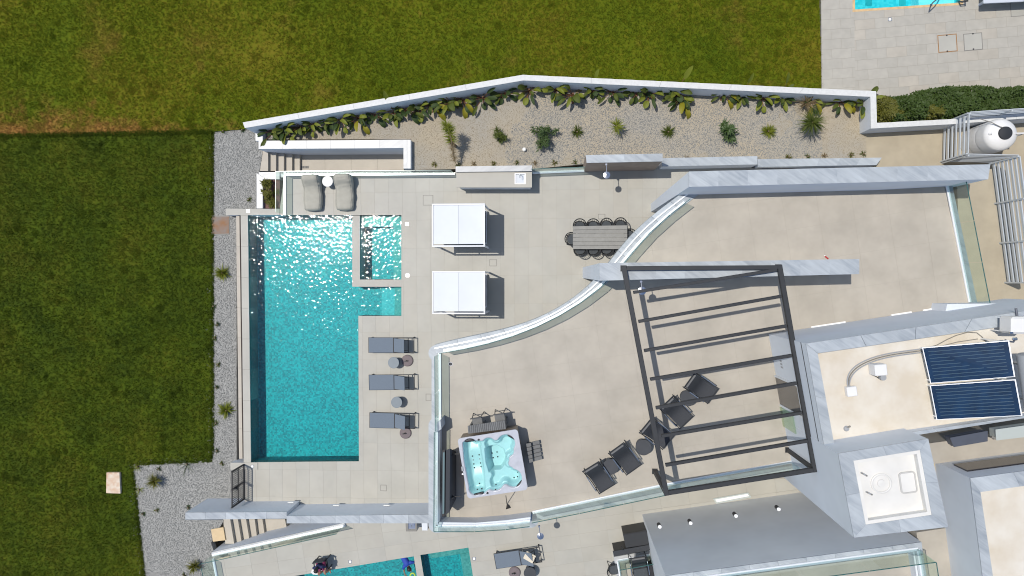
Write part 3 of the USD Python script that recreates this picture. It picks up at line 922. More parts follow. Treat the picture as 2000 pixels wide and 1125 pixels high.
tiles(villa, tf, g_terr.difference(g_block.buffer(0.01)).difference(g_tower), W(1499, 653, TZ)[:2], ang, 1.2, 1.2, TZ - 0.004, TZ, [M["terr"]], gap=0.005)
# curved edge: marble coping stones with two bright aluminium tracks
nseg = 13
for k in range(nseg):
    i0, i1 = k * 3, min(k * 3 + 3, 39)
    q = Polygon([*OW[i0:i1 + 1], *IW[i0:i1 + 1][::-1]])
    part(villa, "coping_slab", prism(q.buffer(-0.004), TZ - 0.05, TZ + 0.03), M["marble"])
T1, T2 = OW * 0.62 + IW * 0.38, OW * 0.28 + IW * 0.72
part(villa, "metal_track", [beam((*a, TZ + 0.05), (*b, TZ + 0.05), 0.05, 0.04) for a, b in zip(T1[:-1], T1[1:])], M["alu"])
# stair block
part(villa, "stair_block", prism(g_block, TZ - 0.04, ZB - 0.05).difference(trimesh.creation.box(bounds=[[0, 0, 0], [0.001, 0.001, 0.001]])) if False else prism(g_block, TZ - 0.04, ZB - 0.45), M["bluegrey"])
roof_in = poly([(1597, 690), (2080, 620), (2120, 795), (1772, 838), (1775, 845), (1629, 866)], ZB)
bw = list(g_block.exterior.coords)[:4]
rw = [tuple(W(x, y, ZB)[:2]) for x, y in [(1597, 690), (2080, 620), (2120, 795), (1629, 866)]]
g_rin = Polygon(rw)
for k in range(4):
    a, b, c, d = np.array(bw[k]), np.array(bw[(k + 1) % 4]), np.array(rw[(k + 1) % 4]), np.array(rw[k])
    L = np.linalg.norm(b - a)
    n = max(1, int(L / 1.5))
    part(villa, "parapet", prism(Polygon([a, b, c, d]), ZB - 0.45, ZB - 0.04), M["bluegrey"])
    for i in range(n):
        s, e = i / n + 0.001, (i + 1) / n - 0.001
        part(villa, "coping_slab", prism(Polygon([a + (b - a) * s, a + (b - a) * e, d + (c - d) * e, d + (c - d) * s]), ZB - 0.04, ZB), M["marble"])
ZR = ZB - 0.30
part(villa, "roof", prism(g_rin, ZB - 0.45, ZR), M["cream"])
# lift tower
tin_px = [(1667, 900), (1797, 879), (1820, 1006), (1691, 1025)]
g_tin = poly(tin_px, ZT)
part(villa, "lift_tower", prism(g_tower, 0.0, ZT - 0.45), M["bluegrey"])
tw, iw = list(g_tower.exterior.coords)[:4], list(g_tin.exterior.coords)[:4]
for k in range(4):
    a, b, c, d = [np.array(v) for v in (tw[k], tw[(k + 1) % 4], iw[(k + 1) % 4], iw[k])]
    part(villa, "parapet", prism(Polygon([a, b, c, d]), ZT - 0.45, ZT - 0.04), M["whiteroof"] if False else M["bluegrey"])
    for i in range(2):
        s, e = i / 2 + 0.001, (i + 1) / 2 - 0.001
        part(villa, "coping_slab", prism(Polygon([a + (b - a) * s, a + (b - a) * e, d + (c - d) * e, d + (c - d) * s]), ZT - 0.04, ZT), M["marble"])
part(villa, "upstand", prism(g_tin.difference(g_tin.buffer(-0.10, join_style=2)), ZT - 0.45, ZT - 0.02), M["whiteroof"])
tr = part(villa, "roof", prism(g_tin.buffer(-0.10, join_style=2), ZT - 0.45, ZT - 0.22), M["whiteroof"])
# joint shadow lines, door, vent of the stair block's west wall
nw, sw = W(1574, 671, ZB), W(1611, 878, ZB)
ux = (sw - nw)[:2] / np.linalg.norm((sw - nw)[:2])
nrm = np.array([ux[1], -ux[0]])
if nrm[0] > 0:
    nrm = -nrm
Lw = np.linalg.norm((sw - nw)[:2])


def on_west(s0, s1, z0, z1, d0, d1):
    a, b = nw[:2] + ux * s0, nw[:2] + ux * s1
    return prism(Polygon([a + nrm * d0, b + nrm * d0, b + nrm * d1, a + nrm * d1]), z0, z1)


dr = part(villa, "door", on_west(1.55, 2.55, TZ, TZ + 2.15, 0.003, 0.04), M["darkglass"])
part(villa, "door_frame", [on_west(1.49, 1.55, TZ, TZ + 2.2, 0.002, 0.06), on_west(2.55, 2.61, TZ, TZ + 2.2, 0.002, 0.06), on_west(1.55, 2.55, TZ + 2.15, TZ + 2.21, 0.002, 0.06)], M["grey"], parent=dr)
part(villa, "window_box", on_west(2.65, 3.35, TZ + 0.02, TZ + 1.25, 0.045, 0.08), glass("door_glass", (0.86, 0.94, 0.84)))
part(villa, "vent_grille", [on_west(0.85 + 0.11 * k, 0.91 + 0.11 * k, TZ + 0.75, TZ + 0.95, 0.002, 0.012) for k in range(3)], M["greyplastic"])
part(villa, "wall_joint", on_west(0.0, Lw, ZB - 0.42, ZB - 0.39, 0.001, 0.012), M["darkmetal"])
ne = W(2120, 590, ZB)
vx = (ne - nw)[:2] / np.linalg.norm((ne - nw)[:2])
vn = np.array([-vx[1], vx[0]])
for s0, s1 in ((1.5, 2.7), (4.3, 5.0), (5.4, 5.75)):
    a, b = nw[:2] + vx * s0, nw[:2] + vx * s1
    part(villa, "foot_light", prism(Polygon([a + vn * 0.002, b + vn * 0.002, b + vn * 0.05, a + vn * 0.05]), TZ + 0.002, TZ + 0.05), M["lamp"])
# lower annexe at the right of the block's north wall
part(villa, "annexe", prism(poly([(1850, 594), (2150, 590), (2150, 625), (1846, 612)], TZ + 0.9), 0, TZ + 0.9), M["bluegrey"])

# glass rails of the terrace
G2 = OW * 0.22 + IW * 0.78
glass_rail("curved glass balustrade on the terrace edge above the dining table", [tuple(p) for p in G2[1:40:3]], TZ + 0.03, 1.05, panel=1.6)
glass_rail("glass balustrade on the terrace's left edge beside the sun loungers", WP([(859, 689), (860, 830)], TZ), TZ, 1.05)
glass_rail("glass balustrade at the terrace's right end above the tan side path", WP([(1848, 360), (1893, 590)], TZ), TZ, 1.1, panel=1.6)
glass_rail("glass balustrade along the terrace's lower edge behind the dark sling chairs", WP([(1040, 1000), (1130, 982), (1295, 947), (1549, 901)], TZ), TZ, 1.1, panel=1.4)
ZP = TZ + 0.55
glass_rail("glass balustrade on the grey parapet round the hot tub corner", WP([(854, 836), (853, 1026), (930, 1026), (990, 1022), (1036, 1016)], ZP), ZP, 0.6, panel=1.4)
t = thing("parapet_wall", "low grey parapet wall with glass on top round the hot tub", "wall", at=(*W(860, 930, TZ)[:2], TZ))
part(t, "wall_body", prism(poly([(849, 834), (858, 834), (858, 1019), (849, 1029)], ZP), TZ - 0.3, ZP - 0.001), M["bluegrey"])
part(t, "wall_body", prism(poly([(849, 1029), (858, 1020), (930, 1021), (990, 1016), (1036, 1010), (1036, 1021), (990, 1027), (930, 1031)], ZP), TZ - 0.3, ZP - 0.001), M["bluegrey"])
part(t, "end_pier", hull([*[W(x, y, TZ + 0.85) for x, y in [(848, 834), (860, 820), (862, 838), (850, 846)]], *[np.array([*W(x, y, TZ + 0.85)[:2], TZ]) for x, y in [(848, 834), (860, 820), (862, 838), (850, 846)]]]), M["marble"])

# ------------------------------------------------------------------ pergola
ZG = TZ + 2.5
t = thing("pergola", "black metal pergola frame of slanting beams over the terrace", "pergola", at=(*W(1400, 740, ZG)[:2], TZ))
TL, TR, BR, BL = (1219, 524), (1524, 522), (1593, 918), (1302, 964)
gz = ZG - 0.07
P = lambda p, z=gz: W(*p, ZG) * np.array([1, 1, 0]) + np.array([0, 0, z])  # noqa: E731
ext = lambda a, b, e: (P(a) - (P(b) - P(a)) / np.linalg.norm(P(b) - P(a)) * e, P(b) + (P(b) - P(a)) / np.linalg.norm(P(b) - P(a)) * e)  # noqa: E731
part(t, "side_beam", beam(*ext(TL, BL, 0.075), 0.15, 0.14, bevel=0.006), M["darkmetal"])
part(t, "side_beam", beam(*ext(TR, BR, 0.075), 0.15, 0.14, bevel=0.006), M["darkmetal"])
part(t, "end_beam", beam(*ext(TL, TR, -0.076), 0.14, 0.138, bevel=0.006), M["darkmetal"])
part(t, "end_beam", beam(*ext(BL, BR, -0.076), 0.14, 0.138, bevel=0.006), M["darkmetal"])
for a, b in (((1233, 572), (1523, 526)), ((1243, 629), (1531, 578)), ((1254, 686), (1542, 636)), ((1266, 742), (1552, 694)), ((1277, 798), (1562, 748)), ((1288, 853), (1572, 806)), ((1296, 910), (1583, 861))):
    part(t, "cross_beam", beam(*ext(a, b, -0.076), 0.10, 0.136, bevel=0.006), M["darkmetal"])
for p, z0 in ((BL, TZ), (BR, TZ), (TL, TZ + 2.3), (TR, TZ + 2.3)):
    c = P(p)
    part(t, "post", beam((c[0], c[1], z0 + 0.001), (c[0], c[1], ZG - 0.141), 0.13, 0.13), M["darkmetal"])
    part(t, "post_foot", box((c[0], c[1], z0 + 0.008), (0.2, 0.2, 0.014)), M["darkmetal"])
# ------------------------------------------------------------------ south boundary wall, gate
t = thing("boundary_wall", "long grey wall with marble top between the deck and the neighbouring stair", "wall", at=(*W(600, 1000, 0)[:2], -1.0))
for q, n, z in (([(362, 1001), (560, 1000), (560, 1013), (362, 1015)], 5, 1.36), ([(560, 1008), (846, 1005), (846, 1022), (560, 1022)], 6, 1.44)):
    part(t, "wall_body", prism(poly(q, z).buffer(-0.002), -1.9, z - 0.04), M["bluegrey"])
    for m in quad_panels(q, z, z - 0.04, z, n):
        part(t, "coping_slab", m, M["marble"])
for x in (549, 641, 743):
    a = W(x, 1008, 1.44)
    a[1] = W(x, 1007, 1.44)[1]
    part(t, "wall_light", box((a[0], a[1] + 0.012 + (0.20 if x < 560 else 0.06), 0.42), (0.26, 0.03, 0.09), bevel=0.01), M["lamp"])

ga, gb = W(477, 907, 0), W(477, 974, 0)
t = thing("garden_gate", "black metal gate of upright bars at the deck's lower left corner", "gate", at=(ga + gb) / 2)
gl = gb - ga
part(t, "gate_frame", [beam(ga + [0, 0, 0.06], gb + [0, 0, 0.06], 0.04, 0.05), beam(ga + [0, 0, 1.1], gb + [0, 0, 1.1], 0.04, 0.05), beam(ga + [0, 0, 0.55], gb + [0, 0, 0.55], 0.03, 0.05)], M["black"])
for f in (0.0, 0.5, 1.0):
    part(t, "gate_post", beam(ga + gl * f, ga + gl * f + [0, 0, 1.15], 0.06, 0.06), M["black"])
for k in range(1, 18):
    if k != 9:
        p = ga + gl * k / 18
        part(t, "bar", beam(p + [0, 0, 0.085], p + [0, 0, 1.075], 0.022, 0.022), M["black"])
part(t, "lock_box", box(tuple((ga + gl * 0.53) + [0.03, 0, 0.75]), (0.12, 0.1, 0.16), bevel=0.01), M["black"])


# ------------------------------------------------------------------ cabanas
def cabana_proto(at, label):
    w, d, h = 2.13, 1.72, 1.86
    t = thing("cabana", label, "cabana", at=at, group=None)
    fr = 0.06
    for sy in (-1, 1):
        part(t, "roof_beam", box((0, sy * (d / 2 - fr / 2), h), (w, fr, 0.09), bevel=0.008), M["cabframe"], local=True)
        part(t, "roof_beam", box((sy * (w / 2 - fr / 2), 0, h - 0.001), (fr, d - 2 * fr - 0.002, 0.088), bevel=0.008), M["cabframe"], local=True)
    part(t, "roof_beam", box((0.02, 0, h - 0.03), (0.05, d - 2 * fr, 0.02)), M["cushion"], local=True)
    for sx, cx in ((-1, -0.4985), (1, 0.5085)):
        n = 14
        wp = (w / 2 - fr - 0.006)
        xs = np.linspace(-wp / 2, wp / 2, n)
        ys = np.linspace(-d / 2 + fr + 0.055, d / 2 - fr - 0.004, n)
        X, Y = np.meshgrid(xs, ys, indexing="ij")
        sag = -0.018 * (1 - (2 * X / wp) ** 2) * (1 - (2 * Y / d) ** 2)
        v = np.stack([X + cx, Y, np.full_like(X, h + 0.02) + sag], -1).reshape(-1, 3)
        i, j = np.meshgrid(np.arange(n - 1), np.arange(n - 1), indexing="ij")
        a = (i * n + j).ravel()
        f = np.vstack([np.stack([a, a + n, a + n + 1], 1), np.stack([a, a + n + 1, a + 1], 1)])
        v2 = v - [0, 0, 0.012]
        part(t, "roof_cloth", trimesh.util.concatenate([trimesh.Trimesh(v, f, process=False), trimesh.Trimesh(v2, f[:, ::-1], process=False)]), M["cabana"], local=True, smooth=True)
    for sx in (-1, 1):
        for sy in (-1, 1):
            part(t, "post", box((sx * (w / 2 - 0.04), sy * (d / 2 - 0.04), (h - 0.047) / 2), (0.06, 0.06, h - 0.047)), M["cabframe"], local=True)
    part(t, "bed_base", box((0, 0.05, 0.2), (w - 0.2, d - 0.3, 0.12), bevel=0.02), M["cabframe"], local=True)
    part(t, "mattress", box((0, 0.05, 0.34), (w - 0.24, d - 0.34, 0.15), bevel=0.05), M["cushion"], local=True)
    return t


c = W(895.5, 440, 1.86)
cab = cabana_proto((c[0], c[1], 0), "white square canopied daybed, upper of the two beside the pool")
c = W(896, 571.5, 1.86)
dup(cab, "cabana", (c[0], c[1], 0), 0.0, "white square canopied daybed, lower of the two beside the pool")


# ------------------------------------------------------------------ dining table and chairs
zt = 0.75
c = W(1171.5, 465.5, zt)
tq = [(1119, 442), (1225, 440), (1225, 487), (1119, 487)]
t = thing("dining_table", "grey outdoor dining table with lengthwise plank top", "table", at=(c[0], c[1], 0))
for i in range(6):
    a, b = i / 6, (i + 1) / 6
    q = np.array(WP(tq, zt))
    lf, rt = q[0] + (q[3] - q[0]) * a, q[1] + (q[2] - q[1]) * a
    lf2, rt2 = q[0] + (q[3] - q[0]) * (b - 0.012), q[1] + (q[2] - q[1]) * (b - 0.012)
    part(t, "plank", prism(Polygon([lf, rt, rt2, lf2]), zt - 0.03, zt), M["plank"])
L, D = 2.26, 0.98
part(t, "apron", [box((0, s * (D / 2 - 0.06), 0.67), (L - 0.12, 0.03, 0.09)) for s in (-1, 1)] + [box((s * (L / 2 - 0.06), 0, 0.67), (0.03, D - 0.152, 0.09)) for s in (-1, 1)], M["darkmetal"], local=True)
for sx in (-1, 1):
    for sy in (-1, 1):
        part(t, "leg", box((sx * (L / 2 - 0.1), sy * (D / 2 - 0.1), 0.312), (0.07, 0.07, 0.622)), M["darkmetal"], local=True)


def dining_chair(at, rz, label):
    t = thing("dining_chair", label, "chair", at=at, rz=rz, group=None)
    a = np.linspace(math.radians(172), math.radians(368), 22)
    rim = np.stack([0.265 * np.cos(a), 0.27 * np.sin(a), 0.74 - 0.06 * np.abs(np.cos(a)) ** 2], -1)
    rim = np.vstack([[0.262 * math.cos(a[0]), 0.10, 0.66], rim, [0.262 * math.cos(a[-1]), 0.10, 0.66]])
    part(t, "back_rail", tube(rim, 0.021), M["ropefab"], local=True, smooth=40)
    b = np.linspace(math.radians(180), math.radians(360), 22)
    ring = np.stack([0.225 * np.cos(b), 0.20 * np.sin(b) - 0.0, np.full_like(b, 0.42)], -1)
    part(t, "seat_frame", tube(np.vstack([[-0.225, 0.2, 0.42], ring, [0.225, 0.2, 0.42], [0, 0.22, 0.42]]), 0.016, closed=False), M["ropefab"], local=True, smooth=40)
    for k in range(9):
        q = math.radians(196 + 18.5 * k)
        part(t, "spindle", tube([(0.222 * math.cos(q), 0.2 * math.sin(q), 0.425), (0.262 * math.cos(q), 0.268 * math.sin(q), 0.73 - 0.06 * math.cos(q) ** 2)], 0.009, 6), M["ropefab"], local=True)
    pts = [(0.215 * math.cos(q), 0.19 * math.sin(q)) for q in np.linspace(math.pi, 2 * math.pi, 16)] + [(0.215, 0.215), (-0.215, 0.215)]
    part(t, "cushion", prism(Polygon(pts).buffer(-0.012), 0.42, 0.475), M["cushion"], local=True)
    for x, y in ((-0.2, 0.18), (0.2, 0.18), (-0.17, -0.16), (0.17, -0.16)):
        part(t, "leg", tube([(x, y, 0.42), (x * 1.12, y * 1.15, 0.0)], 0.015, 6), M["ropefab"], local=True)
    return t


spots = [(1132, 441, math.pi, "leftmost of the four black round backed chairs along the table's upper side"), (1158, 441, math.pi, "second from left of the four black chairs along the table's upper side"),
         (1184, 440, math.pi, "third from left of the four black chairs along the table's upper side"), (1211, 439, math.pi, "rightmost of the four black chairs along the table's upper side"),
         (1116, 467, -math.pi / 2, "black round backed chair alone at the left head of the dining table"), (1229, 460, math.pi / 2, "black round backed chair at the table's right head beside the curved glass"),
         (1133, 488, 0.0, "leftmost of the four black chairs along the table's lower side"), (1159, 488, 0.0, "second from left of the black chairs along the table's lower side"),
         (1185, 487, 0.0, "third from left of the black chairs along the table's lower side"), (1209, 486, 0.0, "black chair at the table's lower right corner, partly behind the curved glass")]
ch0 = None
for k, (x, y, r, lab) in enumerate(spots):
    c = W(x, y, 0.5)
    at = (c[0], c[1], 0)
    r += (-0.05, 0.03, -0.02, 0.06, 0.03, 0.0, 0.16, 0.10, 0.12, 0.05)[k]
    if ch0 is None:
        ch0 = dining_chair(at, r, lab)
    else:
        dup(ch0, "dining_chair", at, r, lab)


# ------------------------------------------------------------------ sun loungers, side tables, parasol bases
def sun_lounger(at, rz, label):
    t = thing("sun_lounger", label, "sun lounger", at=at, rz=rz)
    L, w, h = 1.98, 0.66, 0.31
    part(t, "frame", [beam((0, s * (w / 2 - 0.015), h), (L, s * (w / 2 - 0.015), h), 0.03, 0.04) for s in (-1, 1)] + [beam((x, -w / 2 + 0.03, h), (x, w / 2 - 0.03, h), 0.03, 0.035) for x in (0.015, 1.09, 1.72, L - 0.015)], M["darkmetal"], local=True)
    part(t, "seat_panel", box((0.55, 0, h + 0.022), (1.05, w - 0.025, 0.022), bevel=0.006), M["loungefab"], local=True)
    a = math.radians(38)
    bl = 0.66
    R = trimesh.transformations.rotation_matrix(-a, [0, 1, 0])
    b = box((bl / 2, 0, 0), (bl, w - 0.09, 0.022), bevel=0.006)
    b.apply_transform(R)
    b.apply_translation((1.115, 0, h + 0.03))
    bk = part(t, "backrest", b, M["loungefab"], local=True)
    e = np.array([1.115 + bl * math.cos(a), 0, h + 0.02 + bl * math.sin(a)])
    for s in (-1, 1):
        part(t, "strut", beam((e[0] - 0.12, s * 0.22, e[2] - 0.12), (1.72, s * 0.22, h + 0.02), 0.02, 0.02), M["darkmetal"], local=True, parent=bk)
    for x in (0.12, L - 0.06):
        for s in (-1, 1):
            part(t, "leg", box((x, s * (w / 2 - 0.02), (h - 0.021) / 2), (0.035, 0.035, h - 0.021)), M["darkmetal"], local=True)
    return t


lo = None
for x, y, r, lab in ((719.5, 674, 0.006, "grey sling sun lounger beside the pool, uppermost of the three in a column"), (720.5, 747, 0.02, "grey sling sun lounger beside the pool, middle of the three in a column"), (721.5, 820.5, -0.012, "grey sling sun lounger beside the pool, lowest of the three in a column"),
                     (966.5, 1096.5, math.radians(10.0), "grey sling sun lounger with a cream towel on the neighbouring deck")):
    c = W(x, y, 0.32)
    at = (c[0], c[1], 0)
    if lo is None:
        lo = sun_lounger(at, r, lab)
    else:
        L4 = dup(lo, "sun_lounger", at, r, lab)
c = W(1034, 1088, 0.62)
tw = thing("towel", "cream folded towel on the backrest of the neighbouring grey lounger", "towel", at=c, rz=math.radians(-22))
R = trimesh.transformations.rotation_matrix(-math.radians(30), [math.sin(math.radians(32)), math.cos(math.radians(32)), 0])
part(tw, "towel_fold", box((0, -0.03, 0.02), (0.46, 0.26, 0.035), bevel=0.012, R=R), M["towel"], local=True)
part(tw, "towel_fold", box((0.02, 0.15, 0.03), (0.46, 0.07, 0.05), bevel=0.02, R=R), M["towel"], local=True)


def round_table(at, label, m, r=0.24, h=0.45):
    t = thing("side_table", label, "side table", at=at)
    part(t, "table_top", cyl((0, 0), r, h - 0.03, h, 40, bevel=0.008), m, local=True, smooth=35)
    part(t, "pedestal", cyl((0, 0), 0.05, 0.03, h - 0.03, 16), m, local=True, smooth=35)
    part(t, "foot_plate", cyl((0, 0), r * 0.75, 0.0, 0.03, 32, bevel=0.006), m, local=True, smooth=35)
    return t


for x, y, lab in ((768.5, 708.5, "round grey side table between the upper and middle pool loungers"), (774.5, 786, "round grey side table between the middle and lowest pool loungers")):
    c = W(x, y, 0.45)
    round_table((c[0], c[1], 0), lab, M["tablegrey"])
c = W(1035, 1120, 0.45)
round_table((c[0], c[1], 0), "round dark side table below the neighbouring lounger at the picture's lower edge", M["tabledark"], 0.26)
c = W(639.5, 354, 0.42)
round_table((c[0], c[1], 0), "round pale marble topped side table between the two beanbags", M["marble2"], 0.235, 0.42)
for x, y, lab in ((795, 704.5, "flat brown parasol base right of the upper grey side table"), (791.5, 846, "flat brown parasol base below the lowest pool lounger"), (1005, 1119, "flat brown parasol base below the neighbouring lounger")):
    c = W(x, y, 0.08)
    t = thing("parasol_base", lab, "parasol base", at=(c[0], c[1], 0))
    part(t, "base_disc", lathe([(0, 0), (0.25, 0), (0.25, 0.05), (0.22, 0.075), (0.05, 0.085), (0, 0.085)], n=40), M["basebrown"], local=True, smooth=35)
    part(t, "pole_socket", lathe([(0.022, 0.08), (0.03, 0.08), (0.03, 0.16), (0.022, 0.16), (0.022, 0.08)], n=16), M["black"], local=True)
    part(t, "lock_knob", [cyl((0.045, 0.0), 0.016, 0.11, 0.14, 10), box((-0.07, -0.02, 0.092), (0.10, 0.05, 0.02), rz=0.4)], M["black"], local=True)


# ------------------------------------------------------------------ beanbags
def beanbag(cx, cy, label, seed):
    c = W(cx, cy, 0.2)
    t = thing("beanbag_lounger", label, "beanbag", at=(c[0], c[1], 0))
    ns, na = 40, 36
    V = []
    for i in range(ns + 1):
        u = i / ns                                   # 0 head (top of picture) .. 1 foot
        y = 0.78 - 1.56 * u
        top = 0.36 + 0.40 * (1 / (1 + math.exp((u - 0.27) * 16)))
        hw = 0.37 + 0.05 * math.sin(math.pi * min(1, u * 1.05)) - 0.04 * math.exp(-((u - 0.42) / 0.12) ** 2)
        e = min(1.0, (min(u, 1 - u) / 0.10))
        e = math.sqrt(max(0.0, 1 - (1 - e) ** 2)) if e < 1 else 1.0
        e = max(e, 0.02)
        hh = top / 2
        for k in range(na):
            a = 2 * math.pi * k / na
            ca, sa = math.cos(a), math.sin(a)
            p = 0.55
            x = hw * (0.55 + 0.45 * e) * math.copysign(abs(ca) ** p, ca) * (1.0 if e > 0.3 else e / 0.3)
            z = hh + hh * e * math.copysign(abs(sa) ** 0.75, sa)
            V.append((x, y, z))
    V = np.array(V)
    wr = meshkit.fbm(V * [2.5, 9, 4] + seed * 7, 4, seed) - 0.5
    band = np.exp(-((V[:, 1] - 0.38) / 0.22) ** 2) + 0.25
    V[:, 2] += np.where(V[:, 2] > 0.1, wr * 0.13 * band, 0)
    V[:, 0] += wr * 0.05
    V[:, 2] = np.maximum(V[:, 2], 0.003)
    f = []
    for i in range(ns):
        for k in range(na):
            a, b = i * na + k, i * na + (k + 1) % na
            f += [(a, b, b + na), (a, b + na, a + na)]
    n = len(V)
    V = np.vstack([V, V[:na].mean(0), V[-na:].mean(0)])
    for k in range(na):
        f += [(n, (k + 1) % na, k), (n + 1, ns * na + k, ns * na + (k + 1) % na)]
    m = trimesh.Trimesh(V, np.array(f), process=False)
    if m.volume < 0:
        m.invert()
    b = part(t, "bag", m, M["bean"], local=True, smooth=True)
    edge = V[:(ns + 1) * na].reshape(ns + 1, na, 3)
    part(t, "piping", [tube(edge[2:-2, 5] + [0, 0, 0.004], 0.009, 6), tube(edge[2:-2, 13] + [0, 0, 0.004], 0.009, 6)], M["bean"], local=True, smooth=40)


beanbag(611, 377, "beige beanbag lounger left of the small round table, nearest the glass corner", 1)
beanbag(673, 376, "beige beanbag lounger right of the small round table, above the pool", 2)


# ------------------------------------------------------------------ sling chairs and tables on the terrace
def sling_chair(at, rz, label):
    t = thing("sling_chair", label, "lounge chair", at=at, rz=rz)
    w = 0.64
    prof = np.array([(0.58, 0.92), (0.45, 0.83), (0.30, 0.68), (0.14, 0.50), (0.0, 0.385), (-0.12, 0.355), (-0.32, 0.38), (-0.52, 0.42)])
    from scipy.interpolate import splprep, splev
    tck, _ = splprep(prof.T, s=0.0002)
    q = np.array(splev(np.linspace(0, 1, 22), tck)).T
    V, f = [], []
    for i, (y, z) in enumerate(q):
        for j, x in enumerate(np.linspace(-w / 2 + 0.03, w / 2 - 0.03, 7)):
            V.append((x, y, z - 0.025 * (1 - (2 * x / w) ** 2)))
    for i in range(21):
        for j in range(6):
            a = i * 7 + j
            f += [(a, a + 1, a + 8), (a, a + 8, a + 7)]
    V = np.array(V)
    f = np.array(f)
    part(t, "sling", trimesh.util.concatenate([trimesh.Trimesh(V, f, process=False), trimesh.Trimesh(V - [0, 0, 0.006], f[:, ::-1], process=False)]), M["slingfab"], local=True, smooth=True)
    for s in (-1, 1):
        part(t, "side_frame", tube([(s * w / 2, y, z) for y, z in q], 0.017, 7), M["darkmetal"], local=True, smooth=40)
        part(t, "arm_rest", tube([(s * (w / 2 + 0.03), 0.28, 0.62), (s * (w / 2 + 0.035), -0.05, 0.60), (s * (w / 2 + 0.03), -0.34, 0.57)], 0.02, 7), M["steel"], local=True, smooth=40)
        part(t, "leg", tube([(s * (w / 2 + 0.03), -0.34, 0.57), (s * (w / 2 + 0.02), -0.40, 0.0)], 0.016, 7), M["darkmetal"], local=True, smooth=40)
        part(t, "leg", tube([(s * (w / 2 + 0.03), 0.28, 0.62), (s * (w / 2 + 0.02), 0.42, 0.0)], 0.016, 7), M["darkmetal"], local=True, smooth=40)
    part(t, "head_bar", tube([(-w / 2 - 0.03, 0.60, 0.935), (w / 2 + 0.03, 0.60, 0.935)], 0.022, 7), M["darkmetal"], local=True)
    part(t, "pillow", box((0, 0.53, 0.915), (w - 0.1, 0.07, 0.05), bevel=0.02), mat_pillow, local=True)
    part(t, "front_bar", tube([(-w / 2 - 0.02, -0.53, 0.42), (w / 2 + 0.02, -0.53, 0.42)], 0.018, 7), M["darkmetal"], local=True)
    return t


mat_pillow = mat("headrest_grey", (0.14, 0.14, 0.14), 0.8)
sc0 = None
chairs = [((1334, 753), (1359, 731), (1407, 768), (1384, 784), "dark sling chair under the pergola, uppermost of the five"),
          ((1294, 797), (1311, 776), (1357, 818), (1328, 836), "dark sling chair under the pergola beside the upper round table"),
          ((1251, 842), (1270, 820), (1320, 853), (1296, 880), "dark sling chair half under the pergola's left beam"),
          ((1189, 883), (1216, 864), (1256, 909), (1226, 935), "dark sling chair between the two lower round tables"),
          ((1140, 919), (1166, 901), (1203, 946), (1173, 973), "dark sling chair nearest the terrace's lower glass, lowest of the five")]
for a, b, c_, d, lab in chairs:
    hd = (W(*a, TZ + 0.9) + W(*b, TZ + 0.9)) / 2
    ft = (W(*c_, TZ + 0.42) + W(*d, TZ + 0.42)) / 2
    v = (hd - ft)[:2]
    rz = math.atan2(v[1], v[0]) - math.pi / 2
    at = (*((hd + ft) / 2)[:2], TZ)
    if sc0 is None:
        sc0 = sling_chair(at, rz, lab)
    else:
        dup(sc0, "sling_chair", at, rz, lab)
for x, y, lab in ((1344.5, 778, "round dark side table under the pergola between two sling chairs"), (1257, 874, "round dark side table just left of the pergola's lower corner"), (1192.5, 912, "round dark side table between the two lowest sling chairs")):
    c = W(x, y, TZ + 0.48)
    round_table((c[0], c[1], TZ), lab, M["tabledark"], 0.285, 0.48)

# ------------------------------------------------------------------ hot tub
ZTUB = TZ + 0.92
c = W(962, 906.5, ZTUB)
ax = W(1012, 838, ZTUB) - W(893, 857, ZTUB)
tub = thing("hot_tub", "square hot tub with white rim and pale turquoise water on the terrace", "hot tub", at=(c[0], c[1], TZ), rz=math.atan2(ax[1], ax[0]))


def T2(x, y):
    """Pixel of the enlarged view (880, 800, x5.626) to the tub's own metres."""
    p = tub.I @ np.append(W(880 + x / 5.626, 800 + y / 5.626, ZTUB), 1)
    return p[0], p[1]


HS = 1.09
rimg = shapely.box(-HS + 0.12, -HS + 0.12, HS - 0.12, HS - 0.12).buffer(0.12)
circ = lambda x, y, r: Point(*T2(x, y)).buffer(r / 309)  # noqa: E731
lounge = Polygon([T2(*p) for p in [(135, 365), (330, 350), (352, 480), (385, 690), (395, 900), (330, 925), (230, 925), (200, 830), (150, 560)]]).union(circ(215, 400, 78)).union(circ(300, 395, 50)).union(circ(270, 870, 66)).union(circ(340, 880, 48)).buffer(0.03)
foot = Polygon([T2(*p) for p in [(372, 440), (500, 425), (575, 470), (605, 560), (600, 615), (545, 690), (420, 702), (385, 590)]])
seats = shapely.union_all([circ(420, 385, 80), circ(470, 400, 60), circ(610, 375, 105), circ(640, 460, 62), circ(495, 800, 95), circ(470, 840, 60), circ(685, 755, 105), circ(640, 690, 70), circ(605, 560, 45)])
basin = seats.union(foot.buffer(0.06)).buffer(0.05).buffer(-0.05)
NG = 130
xs = np.linspace(-HS, HS, NG)
X, Y = np.meshgrid(xs, xs, indexing="ij")
pts = shapely.points(X.ravel(), Y.ravel())


def inside_depth(g, d, soft):
    dist = np.where(shapely.contains(g, pts), shapely.distance(g.boundary, pts), 0).reshape(X.shape)
    s = np.clip(dist / soft, 0, 1)
    return d * s * s * (3 - 2 * s)


